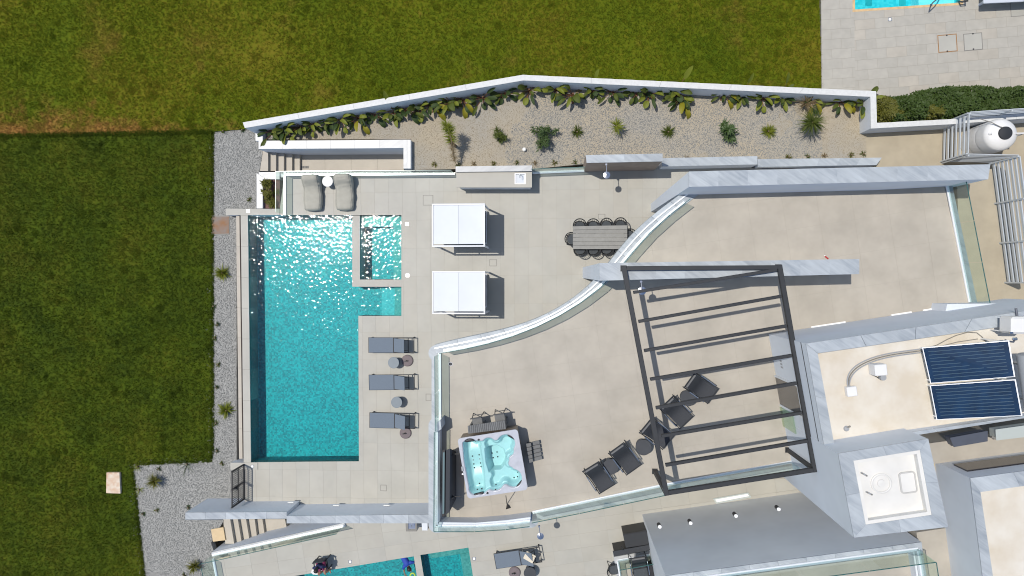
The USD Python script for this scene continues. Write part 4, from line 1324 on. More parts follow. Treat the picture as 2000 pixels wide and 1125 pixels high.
whole = lounge.union(basin).buffer(0.10).buffer(-0.10)
Zf = -np.maximum.reduce([inside_depth(whole, 0.17, 0.07), inside_depth(lounge, 0.40, 0.17), inside_depth(basin, 0.42, 0.19)]) - inside_depth(foot.buffer(0.02), 0.36, 0.08)
Zf -= inside_depth(lounge.buffer(-0.12), 0.07, 0.12) * (0.5 + 0.5 * np.cos(6.5 * Y))
Zf += 0.012 * (meshkit.noise(np.stack([X * 5, Y * 5, 0 * X], -1), 3) - 0.5) * (Zf > -0.03)
inside = shapely.contains(rimg, pts).reshape(X.shape)
v = np.stack([X, Y, Zf + 0.92], -1).reshape(-1, 3)
i, j = np.meshgrid(np.arange(NG - 1), np.arange(NG - 1), indexing="ij")
a = (i * NG + j).ravel()
f = np.vstack([np.stack([a, a + NG, a + NG + 1], 1), np.stack([a, a + NG + 1, a + 1], 1)])
f = f[inside.ravel()[f].all(1)]
deep = (Zf.ravel()[f] < -0.03).all(1)
part(tub, "rim", trimesh.Trimesh(v, f[~deep]), M["acrylic"], local=True, smooth=True)
part(tub, "shell", trimesh.Trimesh(v, f[deep]), M["shell"], local=True, smooth=True)
part(tub, "water", sheet(whole, 0.92 - 0.085), M["tubwater"], local=True)
_sk = shapely.box(-HS + 0.1, -HS + 0.1, HS - 0.1, HS - 0.1).buffer(0.06)
part(tub, "skirt", prism(_sk.difference(_sk.buffer(-0.03)), 0.0, 0.86), M["skirt"], local=True)
part(tub, "rim_edge", prism(rimg.difference(rimg.buffer(-0.05)), 0.86, 0.917), M["acrylic"], local=True)


def tub_z(x, y):
    return float(Zf[int(np.clip((x + HS) / (2 * HS) * (NG - 1), 0, NG - 1)), int(np.clip((y + HS) / (2 * HS) * (NG - 1), 0, NG - 1))]) + 0.92


for x, y in [(225, 545), (300, 530), (232, 590), (305, 578), (238, 637), (315, 626), (246, 678), (320, 665), (435, 540), (490, 528), (447, 593), (498, 582), (197, 380), (262, 370), (303, 852), (490, 855), (492, 885), (733, 720), (730, 775), (690, 785), (285, 905), (333, 897)]:
    p = T2(x, y)
    part(tub, "jet", lathe([(0, 0), (0.026, 0), (0.026, 0.012), (0.012, 0.018), (0, 0.018)], (p[0], p[1], tub_z(*p) + 0.001), 12), M["greyplastic"] if (x, y) in ((305, 578), (232, 590)) else M["black"], local=True)
for pts_ in ([(165, 350), (200, 332), (250, 340)], [(638, 285), (675, 297), (705, 325)], [(265, 940), (305, 938), (350, 918)], [(730, 855), (765, 830), (783, 790)], [(686, 510), (692, 560), (700, 605)]):
    p = [np.array([*T2(*q), 0.92 - 0.055]) for q in pts_]
    part(tub, "head_pillow", hull(np.vstack([trimesh.creation.icosphere(1, 0.045 if pts_[0][0] != 686 else 0.022).vertices + q for q in p])), M["black"], local=True, smooth=40)
p = T2(130, 650)
part(tub, "control_panel", box((*p, 0.935), (0.07, 0.17, 0.03), bevel=0.01), M["greyplastic"], local=True)
for q in ((308, 330), (405, 915), (135, 705)):
    part(tub, "diverter_knob", cyl(T2(*q), 0.035, 0.925, 0.96, 16), M["black"] if q[0] != 135 else M["pvc"], local=True, smooth=35)

# bar counter and two stools behind the tub, steps beside it, its cover
zb = TZ + 0.98
t = thing("bar_counter", "grey slatted bar counter along the hot tub's upper side", "counter", at=(*W(950, 834, zb)[:2], TZ))
bq = [(913.5, 832), (985.5, 821), (988, 838), (914.5, 847)]
for m in quad_panels(bq, zb, zb - 0.04, zb, 20, gap=0.012):
    part(t, "slat", m, M["slatgrey"])
part(t, "counter_panel", prism(poly([(914.5, 845), (987.5, 836.5), (988, 838), (914.5, 847)], zb).buffer(0.0), TZ, zb - 0.042), M["slatgrey"])
part(t, "support", prism(poly([(915, 834), (918, 833.5), (918, 845), (915.5, 845.5)], zb), TZ, zb - 0.042), M["slatgrey"])
part(t, "support", prism(poly([(983, 823.5), (985.5, 823), (986.5, 836), (984, 836.4)], zb), TZ, zb - 0.042), M["slatgrey"])
for k, (x, y, lab) in enumerate(((932, 823, "dark bar stool at the counter, left of two"), (976, 815.5, "dark bar stool at the counter, right of two"))):
    c = W(x, y, TZ + 0.75)
    t = thing("bar_stool", lab + " behind the hot tub", "stool", at=(c[0], c[1], TZ), rz=tub and math.atan2(ax[1], ax[0]))
    part(t, "seat", box((0, -0.02, 0.72), (0.36, 0.30, 0.03), bevel=0.01), M["slatgrey"], local=True)
    part(t, "back_rest", [beam((-0.2, 0.17, 0.98), (0.2, 0.17, 0.98), 0.03, 0.07), beam((-0.2, 0.15, 0.84), (0.2, 0.15, 0.84), 0.025, 0.04)], M["tabledark"], local=True)
    part(t, "foot_ring", [beam((-0.17, s * 0.15, 0.3), (0.17, s * 0.15, 0.3), 0.02, 0.02) for s in (-1, 1)], M["tabledark"], local=True)
    for sx in (-1, 1):
        for sy in (-1, 1):
            part(t, "leg", tube([(sx * 0.20, sy * 0.17, 0.0), (sx * 0.16, sy * 0.14, 0.7), (sx * 0.19, 0.16, 0.98)] if sy > 0 else [(sx * 0.20, sy * 0.17, 0.0), (sx * 0.16, sy * 0.14, 0.7)], 0.018, 6), M["tabledark"], local=True)
t = thing("tub_steps", "dark slatted two step unit at the hot tub's right side", "steps", at=(*W(1042, 882, TZ)[:2], TZ))
for q, z in (([(1026, 867), (1037, 865), (1041, 902), (1032, 905)], TZ + 0.36), ([(1038.5, 863), (1053, 860), (1059, 897), (1044, 901)], TZ + 0.18)):
    for m in quad_panels([q[0], q[3], q[2], q[1]], z, z - 0.03, z, 5, gap=0.025):
        part(t, "tread_slat", m, M["slatgrey"])
    part(t, "riser", prism(poly(q, z).buffer(-0.04), TZ, z - 0.035), M["tabledark"])
t = thing("tub_cover", "folded black tub cover standing upright between the tub and the left parapet", "hot tub cover", at=(*W(878, 940, TZ)[:2], TZ))
zc = TZ + 1.15
cover = lambda pts, z0, z1: prism(poly(pts, z1), z0, z1)  # noqa: E731
part(t, "cover_half", hull([*[W(x, y, zc) for x, y in [(864, 880), (869, 879), (868, 1008), (863, 1009)]], *[W(x, y, TZ + 0.05) for x, y in [(873, 886), (884, 884), (884, 978), (873, 984)]]]), M["black"])
part(t, "cover_half", hull([*[W(x, y, zc - 0.02) for x, y in [(871, 879), (879, 876), (878, 1000), (870, 1006)]], *[W(x, y, TZ + 0.05) for x, y in [(885, 884), (891, 882), (891, 974), (885, 978)]]]), M["slingfab"])
part(t, "cover_strap", prism(poly([(865, 884), (868.5, 883), (867.5, 1003), (864, 1004)], zc + 0.01), zc + 0.001, zc + 0.012), mat("teal_strap", (0.10, 0.16, 0.17), 0.6))
for x, y in ((889, 887), (892, 970)):
    a = W(x, y, TZ + 0.75)
    part(t, "lifter_arm", [beam(a + [-0.25, 0, -0.5], a + [-0.12, 0, 0.2], 0.04, 0.04), beam(a + [-0.15, 0, 0], a + [0.16, 0.02, 0.02], 0.03, 0.03)], M["black"])
t = thing("roof_drain", "small round dark drain in the terrace's upper left corner", "drain", at=W(880, 711, TZ))
part(t, "grate", lathe([(0, 0.001), (0.055, 0.001), (0.06, 0.008), (0, 0.008)], n=20), M["darkmetal"], local=True)
part(t, "rim", lathe([(0.06, 0.001), (0.075, 0.001), (0.075, 0.006), (0.06, 0.006), (0.06, 0.001)], n=20), M["steel"], local=True)
t = thing("dropped_toy", "tiny red object lying on the terrace above the middle wall's right end", "toy", at=W(1614, 503, TZ), rz=-0.7)
part(t, "red_piece", box((0, 0, 0.02), (0.16, 0.05, 0.04), bevel=0.012), M["redthing"], local=True)
part(t, "white_cap", box((-0.09, 0.01, 0.02), (0.04, 0.05, 0.035), bevel=0.01), M["pvc"], local=True)
c = W(1032, 995, TZ + 0.5)
t = thing("lifter_handle", "thin dark pole with a triangular foot against the grey parapet below the hot tub", "pole", at=W(990, 985, TZ))
part(t, "pole", tube([W(988, 968, TZ + 0.85), W(990, 984, TZ + 0.05)], 0.014, 6), M["black"])
part(t, "foot", hull([W(990, 984, TZ + 0.06), W(998, 992, TZ + 0.01), W(988, 995, TZ + 0.01), W(992, 988, TZ + 0.16)]), M["black"])

# ------------------------------------------------------------------ on the stair block's roof
zl_, zr_ = ZR + 0.32, ZR + 1.25
panels = [[(1801, 679, zl_), (1971, 665, zr_), (1983, 736, zr_), (1817, 749, zl_)], [(1816, 753, zl_), (1984, 741, zr_), (1997, 812, zr_), (1829, 820, zl_)]]
for k, pn in enumerate(panels):
    q = [W(*p) for p in pn]
    nn = np.cross(q[1] - q[0], q[3] - q[0])
    nn /= np.linalg.norm(nn)
    if nn[2] < 0:
        nn = -nn
    bl = lambda u, v: (q[0] * (1 - u) + q[1] * u) * (1 - v) + (q[3] * (1 - u) + q[2] * u) * v  # noqa: E731
    t = thing("solar_collector", ("upper" if k == 0 else "lower") + " of two dark blue solar water panels on the cream roof", "solar panel", at=(*q[0][:2], ZR))
    part(t, "casing", hull([p + nn * o for p in q for o in (-0.08, -0.004)]), M["alu"])
    part(t, "absorber", hull([bl(u, v) + nn * o for u, v in ((0.012, 0.018), (0.985, 0.018), (0.985, 0.982), (0.012, 0.982)) for o in (-0.004, 0.006)]), M["solar"])
    for i in range(9):
        v_ = 0.08 + 0.84 * (i + 0.5) / 9
        part(t, "absorber_tube", beam(bl(0.06, v_) + nn * 0.008, bl(0.93, v_) + nn * 0.008, 0.012, 0.006, up=nn), M["solarline"])
    for u, v in ((0.03, 0.05), (0.03, 0.95), (0.97, 0.05), (0.97, 0.95)):
        p = bl(u, v) - nn * 0.09
        part(t, "support_leg", beam((p[0], p[1], ZR + 0.001), p, 0.04, 0.04), M["alu"])
a, b = W(2006, 690, ZR + 1.2), W(2024, 806, ZR + 1.2)
t = thing("water_cylinder", "grey horizontal solar water cylinder right of the solar panels", "water tank", at=(*((a + b) / 2)[:2], ZR))
u = (b - a) / np.linalg.norm(b - a)
part(t, "cylinder", tube([a, a + u * 0.04, b - u * 0.04, b], [0.22, 0.27, 0.27, 0.22], 28), M["greyplastic"], smooth=40)
for p in (a + (b - a) * 0.2, a + (b - a) * 0.8):
    part(t, "cradle", beam((p[0], p[1], ZR + 0.001), (p[0], p[1], ZR + 0.98), 0.05, 0.3), M["steel"])
t = thing("expansion_tank", "white plastic header tank with pipes above the solar panels' right corner", "water tank", at=(*W(1990, 640, ZR + 1.0)[:2], ZR))
c = W(1990, 636, ZR + 1.1)
part(t, "tank_body", box((c[0] + 0.1, c[1], ZR + 0.75), (0.5, 0.5, 0.6), bevel=0.06), M["pvc"])
part(t, "stand", [beam((c[0] + 0.1 + sx * 0.2, c[1] + sy * 0.2, ZR), (c[0] + 0.1 + sx * 0.2, c[1] + sy * 0.2, ZR + 0.45), 0.03, 0.03) for sx in (-1, 1) for sy in (-1, 1)], M["alu"])
part(t, "pipe", [tube([W(1985, 660, ZR + 0.9), W(1979, 668, ZR + 1.2), W(1972, 667, ZR + 1.2)], 0.025), tube([W(1984, 602, ZB + 0.03), W(1987, 622, ZB + 0.04), W(1992, 640, ZB + 0.1)], 0.035)], M["navyblue"])
part(t, "valve", [box(tuple(W(1982, 662, ZR + 1.15)), (0.14, 0.08, 0.08), bevel=0.02), box(tuple(W(1975, 650, ZR + 1.0)), (0.1, 0.05, 0.05))], M["steel"])
t = thing("pipe_run", "grey bundled pipes curving across the cream roof to a white outlet box", "pipe", at=W(1655, 740, ZR))
cp = [(1657, 757), (1655, 742), (1659, 727), (1668, 717), (1690, 705), (1718, 695), (1755, 687), (1802, 681)]
from scipy.interpolate import splprep, splev
tck, _ = splprep(np.array(cp, float).T, s=4)
cc = np.array(splev(np.linspace(0, 1, 30), tck)).T
for k, o in enumerate((0.0, 0.05, 0.10)):
    part(t, "pipe", tube([W(x, y, ZR + 0.03) + np.array([o * 0.7, -o, 0]) for x, y in cc], 0.02, 6), M["greyplastic"] if k != 1 else M["hatch"], smooth=40)
part(t, "outlet_box", box(tuple(W(1662, 764, ZR + 0.1)), (0.30, 0.30, 0.2), rz=0.15, bevel=0.02), M["pvc"])
t = thing("roof_cable", "thin dark cable looping over the cream roof to the solar panels", "cable", at=W(1860, 660, ZR))
part(t, "cable", tube([W(x, y, ZR + 0.015) for x, y in [(1802, 682), (1830, 674), (1850, 663), (1868, 655), (1890, 649), (1908, 650), (1918, 658), (1926, 668)]], 0.014, 6), M["hatch"], smooth=40)
part(t, "cable", tube([W(x, y, ZR + 0.015) for x, y in [(1830, 678), (1870, 668), (1910, 662)]], 0.012, 6), M["hatch"], smooth=40)
t = thing("roof_vent", "white box vent with a dark round outlet in the middle of the cream roof", "vent", at=W(1720, 728, ZR))
part(t, "vent_box", box(tuple(W(1721, 723, ZR + 0.42) - [0, 0, 0.2]), (0.36, 0.34, 0.42), rz=0.1, bevel=0.02), M["pvc"])
part(t, "outlet", cyl(tuple(W(1727, 738, ZR + 0.2)[:2]), 0.09, ZR, ZR + 0.16, 18), M["greyplastic"], smooth=35)
part(t, "cable", tube([W(1707, 733, ZR + 0.02), W(1714, 737, ZR + 0.02), W(1721, 742, ZR + 0.02)], 0.015, 5), M["black"])
t = thing("roof_drain", "dark drain outlet in the lower left corner of the cream roof", "drain", at=W(1653, 837, ZR))
part(t, "grate", lathe([(0, 0.001), (0.09, 0.001), (0.07, 0.05), (0, 0.06)], n=16), M["greyplastic"], local=True)
part(t, "strainer", box((0.04, 0.05, 0.03), (0.16, 0.05, 0.05), rz=0.4, bevel=0.01), M["hatch"], local=True)
ZTR = ZT - 0.22
t = thing("roof_hatch", "round ringed white cover on the lift tower roof", "roof cover", at=W(1721, 944, ZTR))
part(t, "ring", lathe([(0.24, 0.001), (0.30, 0.001), (0.30, 0.03), (0.27, 0.045), (0.24, 0.03), (0.24, 0.001)], n=40), M["whiteroof"], local=True, smooth=40)
part(t, "dome", lathe([(0, 0.001), (0.12, 0.001), (0.11, 0.03), (0, 0.04)], n=32), M["whiteroof"], local=True, smooth=40)
t = thing("roof_hatch", "rounded square white cover with grey ends on the lift tower roof", "roof cover", at=W(1773, 942, ZTR), rz=0.15)
rr = shapely.box(-0.14, -0.22, 0.14, 0.22).buffer(0.1)
part(t, "frame", prism(rr.difference(rr.buffer(-0.04)), 0.001, 0.03), mat("hatch_grey", (0.46, 0.45, 0.42), 0.7), local=True)
part(t, "lid", prism(rr.buffer(-0.045), 0.001, 0.025), M["whiteroof"], local=True)
for k, (x, y, r, lab) in enumerate(((1687, 926, -0.5, "upper"), (1697, 963, -0.45, "lower"))):
    t = thing("cable_clip", f"dark grey bracket on the left of the lift tower roof, {lab} of two", "bracket", at=W(x, y, ZTR), rz=r)
    part(t, "plate", box((0, 0, 0.02), (0.22, 0.05, 0.035), bevel=0.01), M["greyplastic"], local=True)
    part(t, "bolt", [cyl((s * 0.07, 0), 0.02, 0.038, 0.06, 8) for s in (-1, 1)], M["hatch"], local=True)
part(villa, "wall_light", box(tuple(W(1709, 862, ZB - 0.1) + [0, 0.03, 0]), (0.48, 0.06, 0.08), rz=0.14), M["lamp"])
# the yard side right of the tower
ZY = 5.4
yard = poly([(1800, 868), (2150, 822), (2150, 876), (1857, 904), (1818, 906)], ZY)
part(villa, "rear_terrace", prism(yard, 0.0, ZY), M["terr"])
part(villa, "rear_yard", prism(poly([(1820, 900), (2150, 860), (2150, 1000), (1840, 1000)], ZY - 0.25), 0.0, ZY - 0.25), M["ochre"])
t = thing("rear_wall", "marble topped wall between the two villas right of the lift tower", "wall", at=(*W(1930, 895, ZY)[:2], 0))
q = [(1856, 905), (2150, 866), (2150, 880), (1875, 914)]
part(t, "wall_body", prism(poly(q, ZY + 0.15), 0.0, ZY + 0.11), M["grey"])
for m in quad_panels(q, ZY + 0.15, ZY + 0.11, ZY + 0.15, 5):
    part(t, "coping_slab", m, M["marble2"])
t = thing("storage_box", "long dark slate box below the cream roof's lower edge", "storage box", at=(*W(1900, 856, ZY)[:2], ZY))
q = [(1857, 856), (1928, 843), (1928, 861), (1864, 872)]
part(t, "box_body", prism(poly(q, ZY + 0.35), ZY, ZY + 0.31), M["navyblue"])
part(t, "lid", prism(poly(q, ZY + 0.35).buffer(0.02), ZY + 0.313, ZY + 0.35), M["navyblue"])
t = thing("storage_box", "pale grey green box right of the dark slate box", "storage box", at=(*W(1975, 845, ZY)[:2], ZY))
q = [(1946, 840), (2090, 820), (2090, 842), (1947, 859)]
part(t, "box_body", prism(poly(q, ZY + 0.35), ZY, ZY + 0.31), M["palebox"])
part(t, "lid", prism(poly(q, ZY + 0.35).buffer(0.02), ZY + 0.313, ZY + 0.35), M["palebox"])
part(t, "handle", beam(W(1936, 853, ZY + 0.3), W(1944, 856, ZY + 0.3), 0.06, 0.06), M["hatch"])

# ------------------------------------------------------------------ louvre screens and the white tank
ZL = 1.62


def louvre(label, a, b, n=7, ZL=ZL, Z_BED=Z_BED):
    A, B = W(*a, ZL), W(*b, ZL)
    t = thing("louvre_screen", label, "screen", at=(*((A + B) / 2)[:2], Z_BED))
    L = np.linalg.norm(B - A)
    u = (B - A) / L
    for k in range(n):
        z = Z_BED + 0.16 + (ZL - Z_BED - 0.2) * k / (n - 1)
        p, q = A * [1, 1, 0] + [0, 0, z], B * [1, 1, 0] + [0, 0, z]
        part(t, "slat", beam(p, q, 0.035, 0.11, bevel=0.006), M["louver"])
    m = max(2, round(L / 1.3) + 1)
    for k in range(m):
        p = A + (B - A) * k / (m - 1)
        o = np.array([u[1], -u[0], 0]) * 0.045
        part(t, "post", beam((p[0] + o[0], p[1] + o[1], Z_BED), (p[0] + o[0], p[1] + o[1], ZL), 0.05, 0.05), M["louver"])
    return t


louvre("grey metal slat screen left of the white water tank", (1893, 221), (1891, 300))
louvre("grey metal slat screen below the white water tank", (1892, 301), (1990, 303))
louvre("grey metal slat screen above the white water tank beside the hedge", (1895, 219), (2060, 208))
louvre("long grey metal slat screen along the picture's right edge", (1992, 305), (2024, 552), 7, ZE + 1.5, ZE)
c = W(1966, 259, 1.74)
t = thing("water_tank", "upright white plastic water tank with a black round lid", "water tank", at=(c[0], c[1], Z_BED))
hgt = 1.78
part(t, "tank_body", lathe([(0, 0), (0.60, 0), (0.62, 0.03), (0.62, 0.42), (0.605, 0.45), (0.605, 0.5), (0.62, 0.53), (0.62, 0.9), (0.605, 0.93), (0.605, 0.98), (0.62, 1.01), (0.62, 1.45), (0.59, 1.55), (0.50, 1.66), (0.30, 1.75), (0, 1.77)], n=48), M["pvc"], local=True, smooth=45)
part(t, "lid", lathe([(0, 1.74), (0.24, 1.74), (0.25, 1.78), (0.24, 1.83), (0.1, 1.85), (0, 1.85)], n=32), M["basebrown"] if False else M["darkmetal"], local=True, smooth=35)
part(t, "hose", tube([(-0.75, 0.62, 1.5), (-0.45, 0.42, 1.72), (-0.2, 0.24, 1.80), (0, 0.18, 1.8)], 0.018, 6), M["hatch"], local=True, smooth=40)
part(t, "outlet_pipe", [tube([(0.4, 0.0, 1.7), (0.75, 0.0, 1.7), (0.78, 0, 1.3)], 0.03, 8), tube([(-0.5, 0.0, 1.66), (-0.44, 0.0, 1.73)], 0.05, 8)], M["pvc"], local=True)

# ------------------------------------------------------------------ neighbouring plaza, bright pool, canopy
ZPZ = -0.30
pl_px = [(1602, -300), (2300, -300), (2300, 240), (1716, 240), (1716, 184), (1605, 180)]
cy_px = [(1669, -250), (1670, 18.5), (1876, 5), (1890, -250)]
g_plz, g_cy = poly(pl_px, ZPZ), poly(cy_px, ZPZ)
t = thing("plaza", kind="structure", at=(0, 0, 0))
b_ = part(t, "plaza_bed", prism(g_plz.difference(g_cy.buffer(0.05)), ZPZ - 0.3, ZPZ - 0.006), M["grout"])
pv = g_plz.difference(g_cy.buffer(0.1, join_style=2)).intersection(poly([(1590, -30), (2060, -30), (2060, 220), (1590, 220)], ZPZ))
tiles(t, b_, pv.intersection(poly([(1590, -60), (1666, -60), (1672, 220), (1590, 220)], ZPZ)), W(1602, 20, ZPZ)[:2], math.radians(2.5), 0.8, 0.41, ZPZ - 0.005, ZPZ, [M["plaza"]], gap=0.011, stagger=0.5)
tiles(t, b_, pv.difference(poly([(1590, -60), (1666, -60), (1672, 220), (1590, 220)], ZPZ)), W(1668, 20, ZPZ)[:2], math.radians(3.9), 0.8, 0.415, ZPZ - 0.005, ZPZ, [M["plaza"], M["plaza"], M["plaza"], M["plaza_rust"], M["plaza"]], gap=0.011, stagger=0.5)
cop = g_cy.buffer(0.10, join_style=2).difference(g_cy)
part(t, "pool_coping", prism(cop, ZPZ - 0.3, ZPZ + 0.003), mat("pool_coping_orange", (0.55, 0.38, 0.20), 0.8, var=0.15, scale=6))
t = thing("bright_pool", kind="structure", at=(0, 0, 0))
part(t, "pool_floor", prism(g_cy.buffer(0.05), ZPZ - 1.3, ZPZ - 1.1), M["basin2"])
part(t, "pool_wall", prism(g_cy.buffer(0.2, join_style=2).difference(g_cy), ZPZ - 1.2, ZPZ - 0.03), M["basin2"])
part(t, "pool_step", prism(poly([(1806, -250), (1806, 11), (1876, 6), (1890, -250)], ZPZ), ZPZ - 1.1, ZPZ - 0.45), caustic_mosaic("pool_caustic_mosaic_light", (0.25, 0.72, 0.76), (0.38, 0.85, 0.86), 10))
part(t, "floor_emblem", [prism(poly([(x, -4), (x + 13, -5), (x + 13, 11), (x, 12)], ZPZ - 1.1), ZPZ - 1.1, ZPZ - 1.094) for x in (1690, 1756)], caustic_mosaic("pool_caustic_mosaic_dark", (0.0, 0.30, 0.33), (0.02, 0.40, 0.42), 10))
solo("bright_pool_water", sheet(g_cy, ZPZ - 0.07), M["water2"], kind="structure")
t = thing("pool_handrail", "dark bent handrail at the shallow end of the bright cyan pool", "handrail", at=W(1825, 5, ZPZ))
part(t, "rail", tube([W(1818, 10, ZPZ), W(1822, 5, ZPZ + 0.7), W(1833, -4, ZPZ + 0.6), W(1840, -14, ZPZ)], 0.025, 8), M["navyblue"], smooth=40)
part(t, "rail_foot", cyl(tuple(W(1818, 10, ZPZ)[:2]), 0.05, ZPZ, ZPZ + 0.03, 14), M["steel"])
t = thing("folded_chair_frame", "dark bent metal frame standing on the bright pool's edge", "metal frame", at=W(1882, 0, ZPZ))
part(t, "frame", tube([W(1872, 3, ZPZ), W(1880, 4, ZPZ + 0.3), W(1890, 2, ZPZ + 0.35), W(1884, -10, ZPZ)], 0.03, 8), M["darkmetal"], smooth=40)
part(t, "cross_piece", tube([W(1876, 3, ZPZ + 0.2), W(1888, 1, ZPZ + 0.3)], 0.02, 6), M["darkmetal"])
hatch(1850.5, 84.5, 0.76, 0.72, ZPZ, "rust stained square cover in the neighbouring paving, left of two", math.radians(3.9), "rustline", 0.03)
hatch(1900.5, 81.5, 0.74, 0.70, ZPZ, "thin framed square cover in the neighbouring paving, right of two", math.radians(3.9), "hatch", 0.025)
for px, py in ((1849, 69), (1850, 100), (1900, 66), (1901, 96)):
    tl = thing("cover_lifting_eye", f"small dark lifting eye on the paving cover's {'upper' if py < 80 else 'lower'} edge, {'left' if px < 1880 else 'right'} cover", "lifting eye", at=W(px, py, ZPZ))
    part(tl, "eye", cyl((0, 0), 0.03, 0.004, 0.014, 12), M["darkmetal"], local=True)
    part(tl, "slot", box((0, 0, 0.015), (0.04, 0.012, 0.004)), M["black"], local=True)
hatch(1990, 16, 0.66, 0.66, ZPZ, "square paving cover beside the pale table at top right", math.radians(3.9))
zcn = ZPZ + 0.62
t = thing("outdoor_table", "low pale grey outdoor table with a dark shadow at the top right corner", "table", at=(*W(2000, -40, zcn)[:2], ZPZ))
part(t, "table_top", prism(poly([(1921, 5.5), (2100, -3), (2110, -130), (1925, -120)], zcn), zcn - 0.05, zcn), M["canopy"])
part(t, "edge_beam", beam(W(1921, 6.0, zcn - 0.03), W(2100, -2.5, zcn - 0.03), 0.04, 0.05), M["canopy"])
for x, y in ((1932, -3), (2095, -11), (1932, -115), (2100, -125)):
    c = W(x, y, zcn)
    part(t, "leg", beam((c[0], c[1], ZPZ), (c[0], c[1], zcn - 0.051), 0.08, 0.08), M["canopy"])

# ------------------------------------------------------------------ neighbouring house at the bottom
zn = 0.0
nb_pool = poly([(560, 1127.5), (808, 1086.5), (826, 1200), (578, 1241)], zn)
nb_spa = poly([(821, 1084), (915, 1069.5), (934, 1190), (840, 1204)], zn)
nb_deck = poly([(416, 1086), (672, 1027), (672, 1010), (850, 1012), (1300, 940), (1800, 930), (1830, 1300), (450, 1320)], zn)
t = thing("neighbour_deck", kind="structure", at=(0, 0, 0))
b_ = part(t, "deck_slab", prism(nb_deck.difference(nb_pool).difference(nb_spa), -0.5, -0.005), M["grout"])
tiles(t, b_, nb_deck.difference(nb_pool).difference(nb_spa).intersection(poly([(400, 1000), (1560, 930), (1560, 1150), (400, 1150)], zn)), W(808, 1087, 0)[:2], math.radians(9.2), 1.2, 0.6, -0.004, 0.0, [M["deck2"], M["deck"]], gap=0.005)
t = thing("neighbour_pool", kind="structure", at=(0, 0, 0))
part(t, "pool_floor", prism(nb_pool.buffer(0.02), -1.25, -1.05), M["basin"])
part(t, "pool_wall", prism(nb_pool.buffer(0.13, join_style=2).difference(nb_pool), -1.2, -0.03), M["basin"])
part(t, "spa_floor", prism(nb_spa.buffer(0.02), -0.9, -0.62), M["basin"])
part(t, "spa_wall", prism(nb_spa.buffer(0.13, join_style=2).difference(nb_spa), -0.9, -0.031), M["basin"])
part(t, "spa_ledge", prism(poly([(833, 1082), (915, 1069.5), (917.5, 1084), (840, 1096)], zn), -0.62, -0.28), M["basin_pale"])
part(t, "spa_ledge", prism(poly([(897, 1087.2), (917.5, 1084), (934, 1190), (913, 1193)], zn), -0.62, -0.26), M["basin_pale"])
solo("neighbour_pool_water", sheet(nb_pool, -0.07), water("neighbour_water", (0.80, 0.96, 0.97), 3.0, 0.02, 0.07), kind="structure")
solo("neighbour_spa_water", sheet(nb_spa, -0.07), M["water2"], kind="structure")

# stair to the neighbour
t = thing("garden_stair", "sunken stair of narrow pale steps below the marble topped boundary wall", "stairs", at=(*W(480, 1035, -0.5)[:2], -1.6))
xs_ = [(436, 440), (449, 457), (464, 472), (480, 488), (497, 503), (512, 519), (556, 566)]
for i in range(6):
    z = Z_GR - 0.02 - 0.16 * i
    (a0, a1), (b0, b1) = xs_[i], xs_[i + 1]
    part(t, "step", prism(Polygon(WP([(a0, 1014), (b0 + 0.4, 1014), (b1 + 0.4, 1062), (a1, 1062)], z)), z - 0.4, z), M["step"])
quad_wall("stair_side_wall", "grey sloping side wall with marble top under the neighbouring glass", [(413, 1079), (672, 1021.5), (674, 1029), (414, 1087)], 0.12, -1.9, M["bluegrey"], M["marble2"], 6)
glass_rail("glass balustrade on the neighbouring stair wall at the lower left", WP([(415, 1083), (672, 1026)], 0.12), 0.12, 0.95)
glass_rail("glass balustrade on the left edge of the neighbouring deck at the picture's lower edge", WP([(417, 1090), (436, 1190)], 0.0), 0.0, 1.0)
t = thing("stone_slab", "sand coloured square slab lying on gravel before the neighbouring stair", "slab", at=W(427, 1044, Z_GR))
part(t, "slab_body", prism(poly([(412, 1034), (436, 1030), (440, 1055), (416, 1058)], Z_GR + 0.05), Z_GR - 0.05, Z_GR + 0.05), M["slabsand"])
t = thing("stone_slab", "weathered pinkish stone slab lying on the dark lawn", "slab", at=W(222, 944, Z_LOW))
part(t, "slab_body", prism(poly([(208, 923), (233, 923), (235, 964), (207, 963)], Z_LOW + 0.12), Z_LOW - 0.05, Z_LOW + 0.12), M["slabpink"])
t = thing("rusty_plate", "square rust stained metal cover in the gravel left of the pool", "floor cover", at=W(430, 440, Z_GR))
part(t, "plate", prism(poly([(414, 423), (447, 423), (447, 456), (414, 457)], Z_GR + 0.03), Z_GR - 0.02, Z_GR + 0.03), M["rust"])
part(t, "frame", prism(poly([(412, 421), (448.5, 421), (448.5, 458), (412, 459)], Z_GR + 0.02).difference(poly([(414, 423), (447, 423), (447, 456), (414, 457)], Z_GR + 0.02)), Z_GR - 0.02, Z_GR + 0.025), M["hatch"])

# house body
ZN = 5.8
nT = thing("neighbour_house", "grey neighbouring villa with wall lamps and marble parapet at the lower right", "house", at=(*W(1500, 1080, 0)[:2], 0))
ntop = [(1300, 1125), (1800, 1059), (1835, 1290), (1330, 1300)]
g_n = poly(ntop, ZN)
part(nT, "wall", prism(g_n, -0.3, ZN - 0.45), M["grey"])
cw = list(g_n.exterior.coords)[:4]
g_ni = g_n.buffer(-0.30, join_style=2)
part(nT, "parapet", prism(g_n.difference(g_ni), ZN - 0.45, ZN - 0.04), M["grey"])
for m in quad_panels([(1300, 1125), (1800, 1059), (1801.5, 1072), (1302, 1141)], ZN, ZN - 0.04, ZN, 9):
    part(nT, "coping_slab", m, M["marble"])
for m in quad_panels([(1801.5, 1072.5), (1836, 1290), (1820, 1290), (1787, 1074)], ZN, ZN - 0.04, ZN, 4):
    part(nT, "coping_slab", m, M["marble"])
